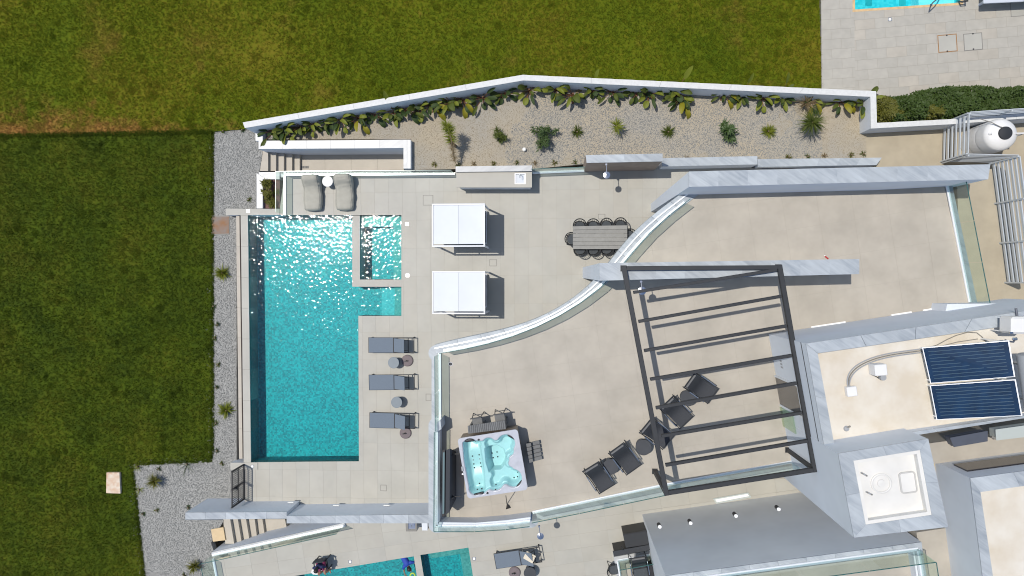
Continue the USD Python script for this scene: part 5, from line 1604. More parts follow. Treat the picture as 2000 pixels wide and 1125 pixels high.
part(nT, "terrace_floor", prism(g_ni, ZN - 0.45, ZN - 0.40), M["terr"])
glass_rail("glass balustrade on the neighbouring villa's marble parapet", WP([(1306, 1136), (1792, 1071), (1824, 1280)], ZN), ZN, 1.05, panel=1.9)
part(nT, "side_passage", prism(poly([(1790, 1040), (1850, 1031), (1900, 1290), (1825, 1290)], 5.3).difference(g_n), 0, 5.3), M["terr"])
na, nbb = W(1300, 1125, ZN), W(1800, 1059, ZN)
nd = (nbb - na)[:2] / np.linalg.norm((nbb - na)[:2])
nno = np.array([-nd[1], nd[0]])


def wall_hit(px, py):
    lo_, hi_ = -5.0, ZN + 3
    for _ in range(50):
        mid = (lo_ + hi_) / 2
        if (W(px, py, mid)[:2] - na[:2]) @ nno > 0:
            lo_ = mid
        else:
            hi_ = mid
    return W(px, py, lo_)


for px, py in ((1288, 1030), (1348, 1023), (1436, 1009), (1519, 996)):
    p = wall_hit(px, py)
    o = np.array([nno[0], nno[1], 0])
    l_ = part(nT, "wall_lamp", tube([p + o * 0.06 + [0, 0, 0.09], p + o * 0.06 - [0, 0, 0.09]], 0.055, 14), M["black"])
    part(nT, "lamp_glass", tube([p + o * 0.06 + [0, 0, 0.125], p + o * 0.06 + [0, 0, 0.092]], 0.05, 14), M["lamp"], parent=l_)
for px, py in ((1553, 1006), (1596, 1075), (1735, 1053)):
    p = wall_hit(px, py)
    part(nT, "junction_cap", tube([p + np.array([*nno, 0]) * 0.001, p + np.array([*nno, 0]) * 0.03], 0.06, 14), M["pvc"] if px < 1560 else M["palebox"])
# second block with its own roof
ZK = 7.05
kw = [(1895, 934), (2150, 900), (2200, 1290), (1940, 1290)]
ki = [(1915, 961), (2150, 928), (2200, 1290), (1964, 1290)]
g_k, g_ki = poly(kw, ZK), poly(ki, ZK)
part(nT, "stair_block", prism(g_k, 0, ZK - 0.4), M["grey"])
part(nT, "roof", prism(g_ki, ZK - 0.4, ZK - 0.25), M["cream"])
part(nT, "parapet", prism(g_k.difference(g_ki), ZK - 0.4, ZK - 0.04), M["grey"])
for m in quad_panels([(1895, 934), (2150, 900), (2150, 928), (1915, 961)], ZK, ZK - 0.04, ZK, 3):
    part(nT, "coping_slab", m, M["marble"])
for m in quad_panels([(1895, 934), (1940, 1290), (1964, 1290), (1915, 961)], ZK, ZK - 0.04, ZK, 4):
    part(nT, "coping_slab", m, M["marble"])
ka, kb = W(1895, 934, ZK), W(2150, 900, ZK)
kd = (kb - ka)[:2] / np.linalg.norm((kb - ka)[:2])
kn = np.array([-kd[1], kd[0]])
s0, s1 = ka[:2] + kd * 0.25, ka[:2] + kd * 4.0
part(nT, "window", prism(Polygon([s0 + kn * 0.003, s1 + kn * 0.003, s1 + kn * 0.05, s0 + kn * 0.05]), 5.8, 6.5), M["darkglass"])
p = W(1890, 942, 6.4)
part(nT, "wall_lamp", box(tuple(p), (0.12, 0.08, 0.12), bevel=0.02), M["lamp"])
# lower corner terrace with its own glass
zq = 0.45
cq = [(1199, 1088), (1282, 1073), (1320, 1290), (1232, 1300)]
g_q = poly(cq, zq)
part(nT, "corner_terrace", prism(g_q, 0.0, zq - 0.05), M["bluegrey"])
part(nT, "corner_floor", prism(g_q.buffer(-0.16, join_style=2), zq - 0.05, zq - 0.02), M["terr"])
part(nT, "corner_coping", prism(g_q.difference(g_q.buffer(-0.17, join_style=2)), zq - 0.05, zq), M["marble2"])
glass_rail("glass balustrade of the neighbouring corner terrace with dark chairs", WP([(1240, 1290), (1206, 1094), (1278, 1081)], zq), zq, 0.95)
c = W(1248, 1106, zq + 0.4)
dup(sc0, "sling_chair", (c[0], c[1], zq), math.radians(10), "dark sling chair behind glass at the picture's lower edge")
t = thing("outdoor_sofa", "black square outdoor sofa cut by the picture's lower edge", "sofa", at=(*W(1290, 1130, zq)[:2], zq))
part(t, "seat_block", prism(poly([(1266, 1106), (1284, 1102), (1296, 1150), (1276, 1154)], zq + 0.5), zq, zq + 0.5), M["black"])
part(t, "cushion", prism(poly([(1237, 1113), (1263, 1109), (1270, 1150), (1243, 1154)], zq + 0.4), zq, zq + 0.4), M["cushion"])
c = W(1198, 1113, 0.5)
dup(ch0, "dining_chair", (c[0], c[1], 0), math.radians(-80), "black round backed chair left of the neighbouring corner terrace")
t = thing("grill_cabinet", "black outdoor cabinet against the neighbouring villa's grey wall", "cabinet", at=(*W(1242, 1052, 0)[:2], 0))
q = [(1218, 1045), (1264, 1037), (1268, 1062), (1223, 1069)]
part(t, "cabinet_body", prism(poly(q, 1.0), 0.0, 0.96), M["black"])
part(t, "cabinet_top", prism(poly(q, 1.0).buffer(0.02), 0.963, 1.0), M["darkmetal"])
part(t, "handle", beam(W(1218, 1044, 1.02), W(1269, 1035.5, 1.02), 0.05, 0.04), M["black"])
t = thing("outdoor_bench", "long dark slab topped counter below the black cabinet", "counter", at=(*W(1235, 1076, 0)[:2], 0))
q = [(1197, 1077), (1268, 1064), (1272, 1074), (1199, 1087)]
part(t, "counter_top", prism(poly(q, 0.95), 0.90, 0.95), M["slingfab"])
part(t, "counter_body", prism(poly(q, 0.95).buffer(-0.04), 0.0, 0.897), M["black"])
part(t, "tap", tube([W(1217, 1074, 0.95), W(1216, 1070, 1.15), W(1213, 1067, 1.1)], 0.02, 8), M["black"])
t = thing("outdoor_sink", "small dark outdoor sink against the marble topped boundary wall", "sink", at=(*W(803, 1030, 0.8)[:2], 0))
q = [(792, 1021), (814, 1021), (814, 1038), (793, 1038)]
part(t, "cabinet", prism(poly(q, 0.85), 0.0, 0.80), M["greyplastic"])
g_ = poly(q, 0.85)
part(t, "basin_rim", prism(g_.difference(poly([(797, 1022), (811, 1022), (811, 1034), (797, 1034)], 0.85)), 0.80, 0.85), M["hatch"])
part(t, "basin", prism(poly([(797, 1022), (811, 1022), (811, 1034), (797, 1034)], 0.85), 0.78, 0.815), M["steel"])
part(t, "tap", tube([W(804, 1021.5, 0.85), W(804, 1022, 1.05), W(804, 1026, 1.08), W(804, 1028, 1.0)], 0.02, 8), M["steel"], smooth=40)
t = thing("stone_post", "short brown post beside the outdoor sink under the terrace corner", "post", at=(*W(829, 1031, 0)[:2], 0))
part(t, "post_body", prism(poly([(823.5, 1021), (835, 1021), (835, 1036), (824.5, 1036)], 0.9), 0, 0.87), M["skirt"])
part(t, "post_cap", prism(poly([(823.5, 1021), (835, 1021), (835, 1036), (824.5, 1036)], 0.9), 0.872, 0.9), M["grey"])
shower(1055.5, 1047, 2.0, (1053, 1028), "pale blue round shower head above the neighbouring lounger")
t = thing("floor_light_frame", "long pale framed floor light between the pergola and the neighbouring wall", "floor window", at=W(1430, 972, 0))
fo = poly([(1392, 973.5), (1461, 961.5), (1467, 970.5), (1399, 983.5)], 0.0)
part(t, "frame", prism(fo.difference(fo.buffer(-0.05)), 0.0, 0.04), M["palebox"])
part(t, "pane", prism(fo.buffer(-0.052), 0.0, 0.02), M["lamp"])


# ------------------------------------------------------------------ two people at the neighbouring pool
import manifold3d as m3


def body(bones, taub=12, res=0.028):
    mans = []
    for (p, r), (q, s) in bones:
        sp = trimesh.creation.icosphere(1)
        pts_ = np.vstack([sp.vertices * r + np.asarray(p, float), sp.vertices * s + np.asarray(q, float)])
        mans.append(m3.Manifold.hull_points(pts_.astype(np.float64)))
    u = m3.Manifold.batch_boolean(mans, m3.OpType.Add).refine_to_length(res)
    mm = u.to_mesh()
    m = trimesh.Trimesh(mm.vert_properties[:, :3], mm.tri_verts)
    trimesh.smoothing.filter_taubin(m, iterations=taub)
    return m


def hand(p, d, side):
    """Palm and five separate fingers at p, pointing along d."""
    d = np.asarray(d, float) / np.linalg.norm(d)
    s = np.cross(d, [0, 0, 1.0])
    s /= np.linalg.norm(s)
    b = [((p, 0.026), (p + d * 0.07, 0.03))]
    for k, ln in enumerate((0.06, 0.075, 0.08, 0.07)):
        o = s * (0.030 - 0.02 * k)
        a = p + d * 0.08 + o
        b.append(((a, 0.0095), (a + d * ln * 0.55 - [0, 0, 0.006], 0.009)))
        b.append(((a + d * ln * 0.55 - [0, 0, 0.006], 0.009), (a + d * ln - [0, 0, 0.022], 0.008)))
    a = p + d * 0.02 + s * 0.03 * side
    b.append(((a, 0.011), (a + d * 0.045 + s * 0.035 * side, 0.009)))
    return b


c = W(629, 1103, 0.45)
t = thing("pool_chair", "black square chair at the edge of the neighbouring pool", "chair", at=(c[0], c[1], 0), rz=math.radians(9))
part(t, "seat", box((0, 0, 0.42), (0.50, 0.48, 0.05), bevel=0.02), M["slingfab"], local=True)
part(t, "backrest", box((0, 0.27, 0.66), (0.50, 0.05, 0.44), bevel=0.02), M["slingfab"], local=True)
for sx in (-1, 1):
    part(t, "arm", box((sx * 0.27, 0.03, 0.62), (0.05, 0.46, 0.03), bevel=0.01), M["black"], local=True)
    for sy in (-1, 1):
        part(t, "leg", box((sx * 0.25, sy * 0.22, 0.197), (0.035, 0.035, 0.39)), M["black"], local=True)
t = thing("person", "person in a navy top and pink shorts sitting on the black chair by the pool", "person", at=(c[0], c[1], 0.45), rz=math.radians(9) + math.pi)
# the figure faces +y in its own metres (towards the pool)
hipL, hipR, ch, nk, hd = (-0.09, -0.10, 0.12), (0.09, -0.10, 0.12), (0, -0.10, 0.42), (0, -0.07, 0.56), np.array([0, -0.03, 0.70])
skin_b = [((nk, 0.05), (hd - [0, 0, 0.06], 0.055)), ((hd, 0.088), (hd + [0, 0.02, -0.06], 0.06)), ((hd + [0, 0.085, -0.015], 0.014), (hd + [0, 0.075, 0.02], 0.01))]
for s in (-1, 1):
    skin_b += [(((s * 0.12, 0.30, 0.10), 0.062), ((s * 0.13, 0.36, -0.10), 0.052)), (((s * 0.13, 0.36, -0.10), 0.05), ((s * 0.13, 0.40, -0.40), 0.036)), (((s * 0.13, 0.40, -0.41), 0.036), ((s * 0.14, 0.56, -0.43), 0.028)),
               (((s * 0.10, -0.02, 0.11), 0.07), ((s * 0.12, 0.30, 0.10), 0.062)), (((s * 0.24, 0.02, 0.28), 0.042), ((s * 0.16, 0.22, 0.19), 0.032))]
    skin_b += hand(np.array([s * 0.155, 0.235, 0.185]), (-s * 0.1, 1, -0.15), -s)
    skin_b += [((hd + [s * 0.088, 0, 0], 0.016), (hd + [s * 0.092, 0, -0.03], 0.012))]
top_b = [((ch, 0.115), ((0, -0.09, 0.22), 0.12)), (((0.0, -0.10, 0.48), 0.08), (nk, 0.06)), (((-0.16, -0.09, 0.47), 0.065), ((0.16, -0.09, 0.47), 0.065)), (((0, -0.09, 0.22), 0.125), ((0, -0.08, 0.10), 0.13))]
for s in (-1, 1):
    top_b += [(((s * 0.18, -0.09, 0.47), 0.06), ((s * 0.24, 0.0, 0.29), 0.05))]
short_b = [((hipL, 0.12), (hipR, 0.12))] + [(((s * 0.09, -0.06, 0.11), 0.105), ((s * 0.12, 0.16, 0.11), 0.088)) for s in (-1, 1)]
sk = part(t, "body", body(skin_b, 8, 0.02), M["skin"], local=True, smooth=True)
part(t, "shirt", body(top_b), M["navy"], local=True, smooth=True, parent=sk)
part(t, "shorts", body(short_b), M["pink"], local=True, smooth=True, parent=sk)
part(t, "hair", body([((hd + [0, -0.02, 0.03], 0.095), (hd + [0, -0.04, -0.02], 0.09)), ((hd + [0, -0.06, -0.05], 0.07), (hd + [0, -0.09, -0.14], 0.05))], 6), M["hair"], local=True, smooth=True, parent=sk)
for s in (-1, 1):
    part(t, "eye", trimesh.creation.icosphere(2, 0.011).apply_translation(hd + [s * 0.032, 0.077, 0.01]), M["black"], local=True, parent=sk)
part(t, "mouth", box(tuple(hd + [0, 0.078, -0.052]), (0.045, 0.012, 0.01), bevel=0.004), M["pink"], local=True, parent=sk)

c = W(797, 1104, -0.1)
t = thing("person", "person in a blue top with dark hair swimming in the neighbouring pool", "person", at=(c[0], c[1], -0.16), rz=math.radians(-58))
# face down in the water, head towards +x
hd = np.array([0.16, 0.0, 0.16])
skin_b = [(((0.0, 0, 0.08), 0.055), (hd - [0.05, 0, 0.03], 0.055)), ((hd, 0.09), (hd + [0.06, 0, -0.03], 0.065)), ((hd + [0.10, 0, -0.02], 0.014), (hd + [0.09, 0, 0.01], 0.01))]
for s in (-1, 1):
    skin_b += [(((0.02, s * 0.26, 0.02), 0.045), ((0.22, s * 0.34, -0.01), 0.036)), (((-0.62, s * 0.09, -0.08), 0.075), ((-0.98, s * 0.12, -0.18), 0.055)), (((-0.98, s * 0.12, -0.18), 0.052), ((-1.34, s * 0.12, -0.24), 0.036)), (((-1.34, s * 0.12, -0.24), 0.034), ((-1.48, s * 0.13, -0.22), 0.026))]
    skin_b += hand(np.array([0.25, s * 0.345, -0.01]), (1, 0.1 * s, -0.05), -s)
    skin_b += [((hd + [0, s * 0.09, -0.01], 0.016), (hd + [-0.02, s * 0.094, -0.02], 0.012))]
sk = part(t, "body", body(skin_b, 8, 0.02), M["skin"], local=True, smooth=True)
part(t, "shirt", body([(((-0.05, -0.15, 0.05), 0.085), ((-0.05, 0.15, 0.05), 0.085)), (((-0.10, 0, 0.05), 0.15), ((-0.40, 0, 0.02), 0.135)), (((-0.40, 0, 0.02), 0.135), ((-0.60, 0, -0.03), 0.14)), (((-0.04, -0.18, 0.05), 0.075), ((0.03, -0.27, 0.02), 0.055)), (((-0.04, 0.18, 0.05), 0.075), ((0.03, 0.27, 0.02), 0.055))]), M["bluecloth"], local=True, smooth=True, parent=sk)
part(t, "shorts", body([(((-0.58, -0.08, -0.03), 0.125), ((-0.58, 0.08, -0.03), 0.125)), (((-0.6, -0.09, -0.05), 0.1), ((-0.78, -0.11, -0.1), 0.085)), (((-0.6, 0.09, -0.05), 0.1), ((-0.78, 0.11, -0.1), 0.085))]), M["navy"], local=True, smooth=True, parent=sk)
part(t, "hair", body([((hd + [-0.02, 0, 0.03], 0.10), (hd + [-0.06, 0, 0.0], 0.09))], 6), M["hair"], local=True, smooth=True, parent=sk)
for s in (-1, 1):
    part(t, "eye", trimesh.creation.icosphere(2, 0.011).apply_translation(hd + [0.088, s * 0.032, 0.01]), M["black"], local=True, parent=sk)
part(t, "mouth", box(tuple(hd + [0.105, 0, -0.055]), (0.012, 0.045, 0.01), bevel=0.004), M["pink"], local=True, parent=sk)
c = W(618, 1117, 0.02)
t = thing("crumpled_towel", "white crumpled towel at the neighbouring pool's edge below the seated person", "towel", at=c, rz=0.1)
g = trimesh.creation.icosphere(4, 1.0)
v = g.vertices * [0.22, 0.12, 0.05]
v += (meshkit.fbm(g.vertices * 3.2, 4, 3) - 0.5)[:, None] * g.vertices * 0.12
v[:, 2] = np.maximum(v[:, 2], 0.002)
part(t, "cloth", trimesh.Trimesh(v, g.faces), M["pvc"], local=True, smooth=True)
c = W(806, 1124, -0.06)
t = thing("swim_toy", "lime green float on the water beside the swimmer", "float", at=c)
part(t, "float_ring", trimesh.creation.torus(0.10, 0.035), M["lime"], local=True, smooth=True)

# ------------------------------------------------------------------ plants


def blade(base, az, el, L, w, droop=0.6, n=5, fold=0.15):
    """A tapering leaf as a strip that starts at elevation el and droops."""
    p = np.array(base, float)
    V = []
    e = el
    h = np.array([math.cos(az), math.sin(az)])
    s = np.array([-h[1], h[0], 0])
    for i in range(n + 1):
        u = i / n
        ww = w * (1 - u) ** 0.7 * (0.55 + 0.45 * min(1, u * 5))
        up = np.array([-h[0] * math.sin(e), -h[1] * math.sin(e), math.cos(e)])
        V += [p + s * ww + up * ww * fold * 2, p.copy(), p - s * ww + up * ww * fold * 2]
        d = np.array([h[0] * math.cos(e), h[1] * math.cos(e), math.sin(e)])
        p = p + d * L / n
        e -= droop / n
    f = []
    for i in range(n):
        a = i * 3
        f += [(a, a + 1, a + 4), (a, a + 4, a + 3), (a + 1, a + 2, a + 5), (a + 1, a + 5, a + 4)]
    return np.array(V), np.array(f)


def join(parts_):
    vs, fs, n = [], [], 0
    for v, f in parts_:
        vs.append(v)
        fs.append(f + n)
        n += len(v)
    return trimesh.Trimesh(np.vstack(vs), np.vstack(fs), process=False)


def paddle(base, az, el, pet, L, w, droop, r):
    """A broad leaf on a stalk: (leaf mesh, stalk mesh)."""
    h = np.array([math.cos(az), math.sin(az), 0])
    s = np.array([-h[1], h[0], 0])
    p = np.array(base, float)
    stalk = [p.copy()]
    e = el + 0.25
    for i in range(4):
        p = p + (h * math.cos(e) + np.array([0, 0, math.sin(e)])) * pet / 4
        stalk.append(p.copy())
        e -= 0.07
    V = []
    n = 9
    tw = r.uniform(-0.5, 0.5)
    for i in range(n + 1):
        u = i / n
        ww = w * (math.sin(math.pi * min(1, (u * 0.92 + 0.06))) ** 0.65) * (1 if u < 0.97 else 0.3)
        up = -h * math.sin(e) + np.array([0, 0, math.cos(e)])
        ss = s * math.cos(tw) + up * math.sin(tw)
        uu = up * math.cos(tw) - s * math.sin(tw)
        rip = 0.05 * w * math.sin(i * 2.3 + az)
        V += [p + ss * ww + uu * (ww * 0.28 + rip), p + ss * ww * 0.5 + uu * ww * 0.10, p.copy(), p - ss * ww * 0.5 + uu * ww * 0.10, p - ss * ww + uu * (ww * 0.28 - rip)]
        p = p + (h * math.cos(e) + np.array([0, 0, math.sin(e)])) * L / n
        e -= droop / n
    f = []
    for i in range(n):
        for k in range(4):
            a = i * 5 + k
            f += [(a, a + 1, a + 6), (a, a + 6, a + 5)]
    return (np.array(V), np.array(f)), tube(stalk, 0.014, 5)


def strelitzia(at, rz, label, kind, seed, scale=1.0):
    r = np.random.default_rng(seed)
    t = thing("broad_leaf_plant", label, "plant", at=at, rz=rz, scale=scale)
    stalks = []
    n = 11
    for k in range(n):
        az = (-0.55 + 1.1 * (k + 0.5) / n) * math.pi * 1.12 - math.pi / 2 + r.uniform(-0.3, 0.3)
        el = r.uniform(0.3, 1.25)
        pet, L, w, dr = r.uniform(0.2, 0.5), r.uniform(0.26, 0.56), r.uniform(0.06, 0.125), r.uniform(0.5, 2.0)
        m = M["leafmid"]
        if kind == "tall" and k == 2:
            az, el, pet, L, w, dr = 1.45, 1.15, 0.95, 0.62, 0.10, 0.35
            m = M["leaflime"]
        elif kind == "yellow" and k in (5, 6):
            m = M["leafyel"]
            az = -1.3 + 0.5 * (k - 5)
            L, w = 0.6, 0.12
        elif kind == "lime" and k in (1, 4, 6):
            m = M["leaflime"]
        elif kind == "dark":
            m = M["leafdark"] if k % 3 else M["leafmid"]
        elif k % 4 == 1:
            m = M["leaflime"]
        elif k % 4 == 3:
            m = M["leafdark"]
        (v, f), st = paddle((0.03 * math.cos(az), 0.03 * math.sin(az), 0), az, el, pet, L, w, dr, r)
        part(t, "leaf", (v, f), m, local=True, smooth=True)
        stalks.append(st)
    for k in range(3):
        az = r.uniform(0, 6.28)
        (v, f), st = paddle((0.02, 0.02, 0), az, 0.3, 0.12, 0.3, 0.06, 1.2, r)
        part(t, "dry_leaf", (v, f), M["leafdry"] if k else M["stemred"], local=True, smooth=True)
    part(t, "stem", stalks + [tube([(0, 0, -0.02), (0.02, 0, 0.22)], [0.05, 0.03], 6)], M["stemred"], local=True)
    return t


WORD = ["first", "second", "third", "fourth", "fifth", "sixth", "seventh", "eighth", "ninth", "tenth", "eleventh", "twelfth", "thirteenth", "fourteenth", "fifteenth", "sixteenth", "seventeenth", "eighteenth", "nineteenth", "twentieth", "twenty-first", "twenty-second", "twenty-third", "twenty-fourth", "twenty-fifth", "twenty-sixth", "twenty-seventh", "twenty-eighth", "twenty-ninth", "thirtieth"]
row = [(537, 254, "dark"), (562, 251, "lime"), (590, 246, "green"), (614, 241, "lime"), (640, 236, "dark"), (668, 232, "lime"), (702, 228, "yellow"), (735, 222, "dark"), (770, 216, "tall"), (795, 212, "dark"), (818, 209, "lime"), (845, 203, "yellow"), (880, 197, "green"), (905, 193, "yellow"), (943, 189, "dark"), (985, 180, "dark"),
       (1033, 174, "lime"), (1085, 173, "lime"), (1118, 182, "green"), (1155, 172, "tall"), (1195, 178, "dark"), (1245, 176, "dark"), (1268, 180, "lime"), (1318, 178, "tall"), (1330, 192, "yellow"), (1412, 181, "yellow"), (1447, 182, "tall"), (1487, 190, "lime"), (1525, 184, "tall"), (1582, 190, "yellow")]
row += [(1640, 196, "yellow"), (1680, 198, "lime")]
WORD += ["thirty-first", "thirty-second"]
LOOK = {"dark": "dark green broad leaved clump", "lime": "broad leaved clump with lime green leaves", "green": "green broad leaved clump", "yellow": "broad leaved clump with yellow leaves", "tall": "broad leaved clump with one tall upright leaf"}
protos = {}
for k, (x, y, kind) in enumerate(row):
    c = W(x, y + 3, Z_BED)
    key = (kind, k % 2)
    lab = f"{LOOK[kind]}, {WORD[k]} from the left along the white wall"
    r_ = np.random.default_rng(500 + k)
    rz = r_.uniform(-0.5, 0.5)
    sc = r_.uniform(0.85, 1.15)
    if key not in protos:
        protos[key] = strelitzia((c[0], c[1], Z_BED), rz, lab, kind, 900 + k, sc)
    else:
        dup(protos[key], "broad_leaf_plant", (c[0], c[1], Z_BED), rz, lab, scale=sc)


def rosette(name, label, px, py, z, n, L, w, m, seed, el=(0.1, 1.3), droop=0.7, cat="plant", stem=0.0, lean=(0, 0), m2=None):
    r = np.random.default_rng(seed)
    c = W(px, py, z)
    t = thing(name, label, cat, at=(c[0], c[1], z))
    top = np.array([lean[0], lean[1], stem])
    bl = []
    for k in range(n):
        a = r.uniform(0, 6.283)
        bl.append(blade(top + [0.02 * math.cos(a), 0.02 * math.sin(a), r.uniform(-0.1, 0.05) * (stem > 0)], a, r.uniform(*el), L * r.uniform(0.7, 1.15), w * r.uniform(0.8, 1.2), droop * r.uniform(0.5, 1.4)))
    part(t, "leaves", join(bl), m, local=True, kind="stuff")
    part(t, "stem", tube([(0, 0, -0.03), top * 0.5 + [0.02, 0, 0], top + [0, 0, 0.02]], [0.06, 0.05, 0.04], 7) if stem else tube([(0, 0, -0.04), (0, 0, 0.1)], [0.05, 0.03], 7), M["trunk"], local=True)
    return t


def bush(name, label, px, py, z, R, H, n, leaf, m, seed, cat="shrub", wr=0.35, el=(-0.3, 1.2)):
    r = np.random.default_rng(seed)
    c = W(px, py, z)
    t = thing(name, label, cat, at=(c[0], c[1], z))
    bl, st = [], []
    tips = []
    for k in range(max(7, n // 40)):
        a, e = r.uniform(0, 6.283), r.uniform(0.35, 1.5)
        ln = r.uniform(0.55, 1.0)
        tip = np.array([R * ln * math.cos(a) * math.cos(e), R * ln * math.sin(a) * math.cos(e), H * ln * math.sin(e)])
        tips.append(tip)
        st.append(tube([(0, 0, -0.02), tip * 0.5 + [0, 0, 0.05], tip], [0.02, 0.014, 0.006], 5))
    for k in range(n):
        tip = tips[r.integers(len(tips))]
        p = tip * r.uniform(0.45, 1.02) + r.normal(0, 0.035, 3)
        p[2] = max(p[2], 0.03)
        bl.append(blade(p, r.uniform(0, 6.283), r.uniform(*el), leaf * r.uniform(0.7, 1.3), leaf * wr * 0.5, 0.5, 3))
    part(t, "foliage", join(bl), m, local=True, kind="stuff")
    part(t, "branches", st, M["trunk"], local=True)
    return t


bush("green_shrub", "small fine leaved green shrub between the leaning yucca and the glossy shrub", 977, 266, Z_BED, 0.48, 0.6, 420, 0.17, M["leafmid"], 41, wr=0.18)
bush("glossy_shrub", "wide glossy green shrub above the white ball lamp", 1063, 266, Z_BED, 0.78, 0.95, 620, 0.17, M["leafglossy"], 42, wr=0.26)
rosette("grassy_tuft", "small dark spiky tuft right of the wide glossy shrub", 1127, 258, Z_BED, 90, 0.34, 0.013, M["leafmid"], 43, el=(0.2, 1.4))
rosette("young_palm", "lime spiky plant with a feathery shadow above the brown shower wall", 1203, 256, Z_BED, 70, 0.42, 0.018, M["leaflime"], 44, el=(0.1, 1.2), stem=0.55, lean=(-0.03, 0.08))
rosette("grassy_tuft", "round green spiky tuft in the middle of the tan gravel", 1305, 258, Z_BED, 110, 0.34, 0.016, M["leafmid"], 45, el=(0.1, 1.4))
bush("glossy_shrub", "dark glossy shrub with long pointed leaves on the grey gravel", 1417, 256, Z_BED, 0.55, 1.0, 230, 0.26, M["leafglossy"], 46, wr=0.28, el=(-0.2, 0.7))
rosette("grassy_tuft", "bright green round spiky tuft left of the tall palm", 1500, 257, Z_BED, 130, 0.36, 0.018, M["leaflime"], 47, el=(0.1, 1.4))
rosette("young_palm", "tall dark green spiky palm with dry lower leaves at the bed's right end", 1568, 252, Z_BED, 150, 0.62, 0.018, M["leafmid"], 48, el=(-0.5, 1.3), stem=0.95, lean=(0.02, 0.05), droop=1.0)
rosette("dry_palm", "brown dry feathery plant against the white wall above the tall palm", 1566, 208, Z_BED, 60, 0.7, 0.010, M["leafdry"], 49, el=(0.4, 1.3), droop=1.3, stem=0.4)
# the leaning yucca: a bare cane with a green head and a long dry skirt
c = W(889, 285, Z_BED)
t = thing("leaning_yucca", "tall leaning yucca with a green head and a long dry brown cane", "plant", at=(c[0], c[1], Z_BED))
r = np.random.default_rng(77)
path = [np.array(p, float) for p in [(0.04, -0.75, 0.55), (0.02, -0.3, 0.85), (0.0, 0.05, 1.1), (-0.08, 0.42, 1.3), (-0.16, 0.62, 1.42)]]
part(t, "trunk", tube([(0, 0, -0.03), (0.03, -0.05, 0.5), (0.0, 0.05, 1.1)], [0.07, 0.05, 0.045], 8), M["trunk"], local=True, smooth=40)
part(t, "cane", tube(path, [0.02, 0.03, 0.04, 0.035, 0.03], 7), M["trunk"], local=True, smooth=40)
gl, dl = [], []
for k in range(230):
    u = r.uniform(0.42, 1.0)
    i = min(3, int(u * 4))
    p = path[i] + (path[i + 1] - path[i]) * (u * 4 - i)
    gl.append(blade(p, r.uniform(0, 6.283) if u > 0.9 else r.choice([0.2, 2.9]) + r.normal(0, 0.6), r.uniform(-0.2, 1.2), r.uniform(0.24, 0.42), 0.014, 0.5))
for k in range(160):
    u = r.uniform(0.0, 0.55)
    i = min(3, int(u * 4))
    p = path[i] + (path[i + 1] - path[i]) * (u * 4 - i)
    dl.append(blade(p, r.choice([0, 3.14]) + r.normal(0, 0.7), r.uniform(-1.0, 0.5), r.uniform(0.12, 0.30), 0.010, 0.6))
part(t, "green_leaves", join(gl), M["leaflime"], local=True, kind="stuff")
part(t, "dry_leaves", join(dl), M["leafdry"], local=True, kind="stuff")
c = W(1024, 292, Z_BED + 0.1)
t = thing("ball_lamp", "small white ball lamp on the tan gravel below the glossy shrub", "garden lamp", at=(c[0], c[1], Z_BED))
part(t, "globe", trimesh.creation.icosphere(3, 0.085).apply_translation((0, 0, 0.11)), M["lamp"], local=True, smooth=True)
part(t, "foot", cyl((0, 0), 0.04, 0.0, 0.04, 14), M["greyplastic"], local=True)
for k, x in enumerate((849, 895, 925, 964, 1009, 1045, 1083, 1122, 1341, 1540, 1577, 1610, 1662, 1686)):
    y = (321, 322, 320, 320, 318, 319, 318, 318, 309, 307, 306, 304, 303, 301)[k]
    rosette("seedling", f"tiny sprouting tuft, {WORD[k]} from the left along the bed's lower edge", x, y, Z_BED, 22 if k % 3 else 34, 0.16, 0.012, (M["leafol"], M["leafmid"], M["leafdry"])[k % 3], 600 + k, el=(0.2, 1.4))
# gravel strip
rosette("yucca", "yellow green spiky yucca in the gravel beside the pool's upper half", 436, 533, Z_GR, 90, 0.44, 0.026, M["leaflime"], 51, el=(0.05, 1.4), droop=0.4)
rosette("yucca", "yellow green spiky yucca in the gravel beside the pool's lower half", 443, 801, Z_GR, 100, 0.44, 0.024, M["leaflime"], 52, el=(0.05, 1.4), droop=0.4)
rosette("yucca", "upright olive spiky plant in the middle of the lower left gravel", 310, 937, Z_GR, 80, 0.42, 0.020, M["leafol"], 53, el=(0.2, 1.4), stem=0.25, lean=(-0.02, 0.02))
rosette("yucca", "olive spiky plant in the gravel at the lower edge beside the neighbouring glass", 384, 1102, Z_GR, 80, 0.38, 0.020, M["leafol"], 54, el=(0.1, 1.3), stem=0.2)
rosette("wispy_plant", "dark wispy branching plant at the gravel's upper edge below the lawn", 366, 906, Z_GR, 16, 0.62, 0.012, M["leafdark"], 55, el=(0.3, 1.2), droop=0.5)
rosette("wispy_plant", "light green tuft in the top left corner of the lower gravel area", 270, 911, Z_GR, 30, 0.26, 0.014, M["leaflime"], 56)
rosette("wispy_plant", "thin two stemmed plant at the lawn edge right of the pinkish slab", 273, 956, Z_GR, 14, 0.36, 0.013, M["leaflime"], 57, el=(0.1, 0.7))
small = [(426, 634), (427, 712), (424, 757), (423, 826), (425, 880), (421, 660), (418, 598), (437, 256), (474, 254), (487, 390), (280, 1003), (307, 996), (369, 991), (434, 905), (311, 915), (360, 1123)]
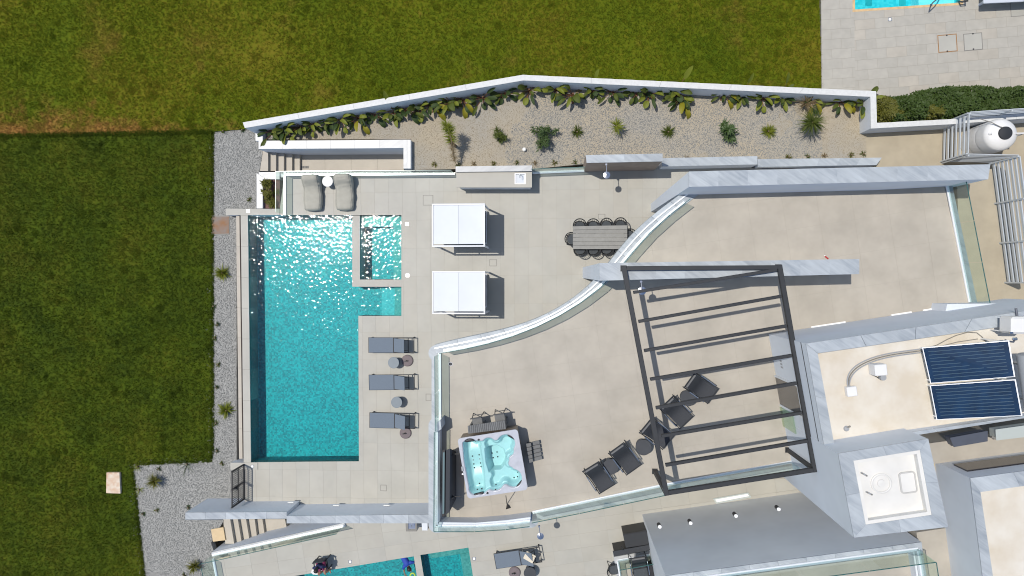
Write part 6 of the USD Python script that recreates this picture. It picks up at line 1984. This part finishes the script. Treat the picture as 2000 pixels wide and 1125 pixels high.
where = ["below the upper yucca", "halfway along the pool", "just above the lower yucca", "just below the lower yucca", "at the pool's lower end", "second below the upper yucca", "nearest below the upper yucca", "at the gravel's top left corner", "at the foot of the white wall's end", "beside the small planter", "left of the lower gravel area", "in the middle of the lower gravel", "at the marble wall's left tip", "beside the lower left gate", "above the olive spiky plant", "at the picture's lower edge"]
for k, (x, y) in enumerate(small):
    rosette("weed_tuft", f"small dark weed tuft in the grey gravel {where[k]}", x, y, Z_GR, 20, 0.15, 0.02, (M["leafdark"], M["leafmid"])[k % 2], 700 + k, el=(0.1, 1.2))
bush("planter_shrub", "olive yellow shrub filling the small corner planter", 529, 378, -0.12, 0.42, 0.42, 420, 0.12, M["leafol"], 61, wr=0.4)
bush("planter_shrub", "olive shrub in the upper half of the small corner planter", 527, 362, -0.12, 0.40, 0.40, 420, 0.12, M["leafol"], 62, wr=0.4)
bush("planter_shrub", "sparse dark shrub in the lower half of the small corner planter", 531, 395, -0.12, 0.38, 0.36, 340, 0.12, M["leafol"], 63, wr=0.4)


def hedge(name, label, pts, z0, h, n, leaf, m, seed, core):
    r = np.random.default_rng(seed)
    g = poly(pts, z0 + h)
    c = g.centroid
    t = thing(name, label, "hedge", at=(c.x, c.y, z0))
    p = sample(g, n, seed)
    d = shapely.distance(g.exterior, shapely.points(p))
    top = h * (0.55 + 0.75 * meshkit.fbm(np.column_stack([p * 1.6, np.zeros(len(p))]), 3, seed)) * np.clip(0.55 + d / 0.35, 0, 1)
    z = z0 + top * (1 - 0.45 * r.random(len(p)) ** 2.2)
    a, e = r.uniform(0, 6.283, n), r.uniform(-0.3, 0.9, n)
    L = leaf * r.uniform(0.7, 1.3, n)
    dd = np.stack([np.cos(a) * np.cos(e), np.sin(a) * np.cos(e), np.sin(e)], -1)
    s = np.stack([-np.sin(a), np.cos(a), r.normal(0, 0.3, n)], -1) * (leaf * 0.28)
    b = np.column_stack([p, z])
    v = np.stack([b, b + dd * L[:, None] * 0.5 + s, b + dd * L[:, None], b + dd * L[:, None] * 0.5 - s], 1).reshape(-1, 3)
    f = (np.array([[0, 1, 2], [0, 2, 3]])[None] + 4 * np.arange(n)[:, None, None]).reshape(-1, 3)
    part(t, "foliage", trimesh.Trimesh(v, f, process=False), m, kind="stuff")
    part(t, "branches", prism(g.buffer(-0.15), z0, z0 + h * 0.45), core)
    return t


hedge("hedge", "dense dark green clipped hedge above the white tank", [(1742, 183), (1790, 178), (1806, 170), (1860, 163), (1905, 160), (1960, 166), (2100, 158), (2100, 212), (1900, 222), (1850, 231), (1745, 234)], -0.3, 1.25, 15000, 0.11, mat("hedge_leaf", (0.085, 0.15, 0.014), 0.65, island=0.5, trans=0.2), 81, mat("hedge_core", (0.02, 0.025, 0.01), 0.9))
hedge("hedge_shrub", "yellow green shrub at the hedge's left end beside the white wall", [(1716, 186), (1744, 182), (1775, 218), (1782, 232), (1716, 236)], -0.3, 1.1, 2600, 0.11, M["leafol"], 82, M["trunk"])
hedge("hedge_shrub", "yellow green shrub in front of the hedge's middle", [(1815, 203), (1832, 193), (1852, 200), (1856, 224), (1820, 230)], -0.3, 1.38, 1500, 0.11, M["leafol"], 83, M["trunk"])
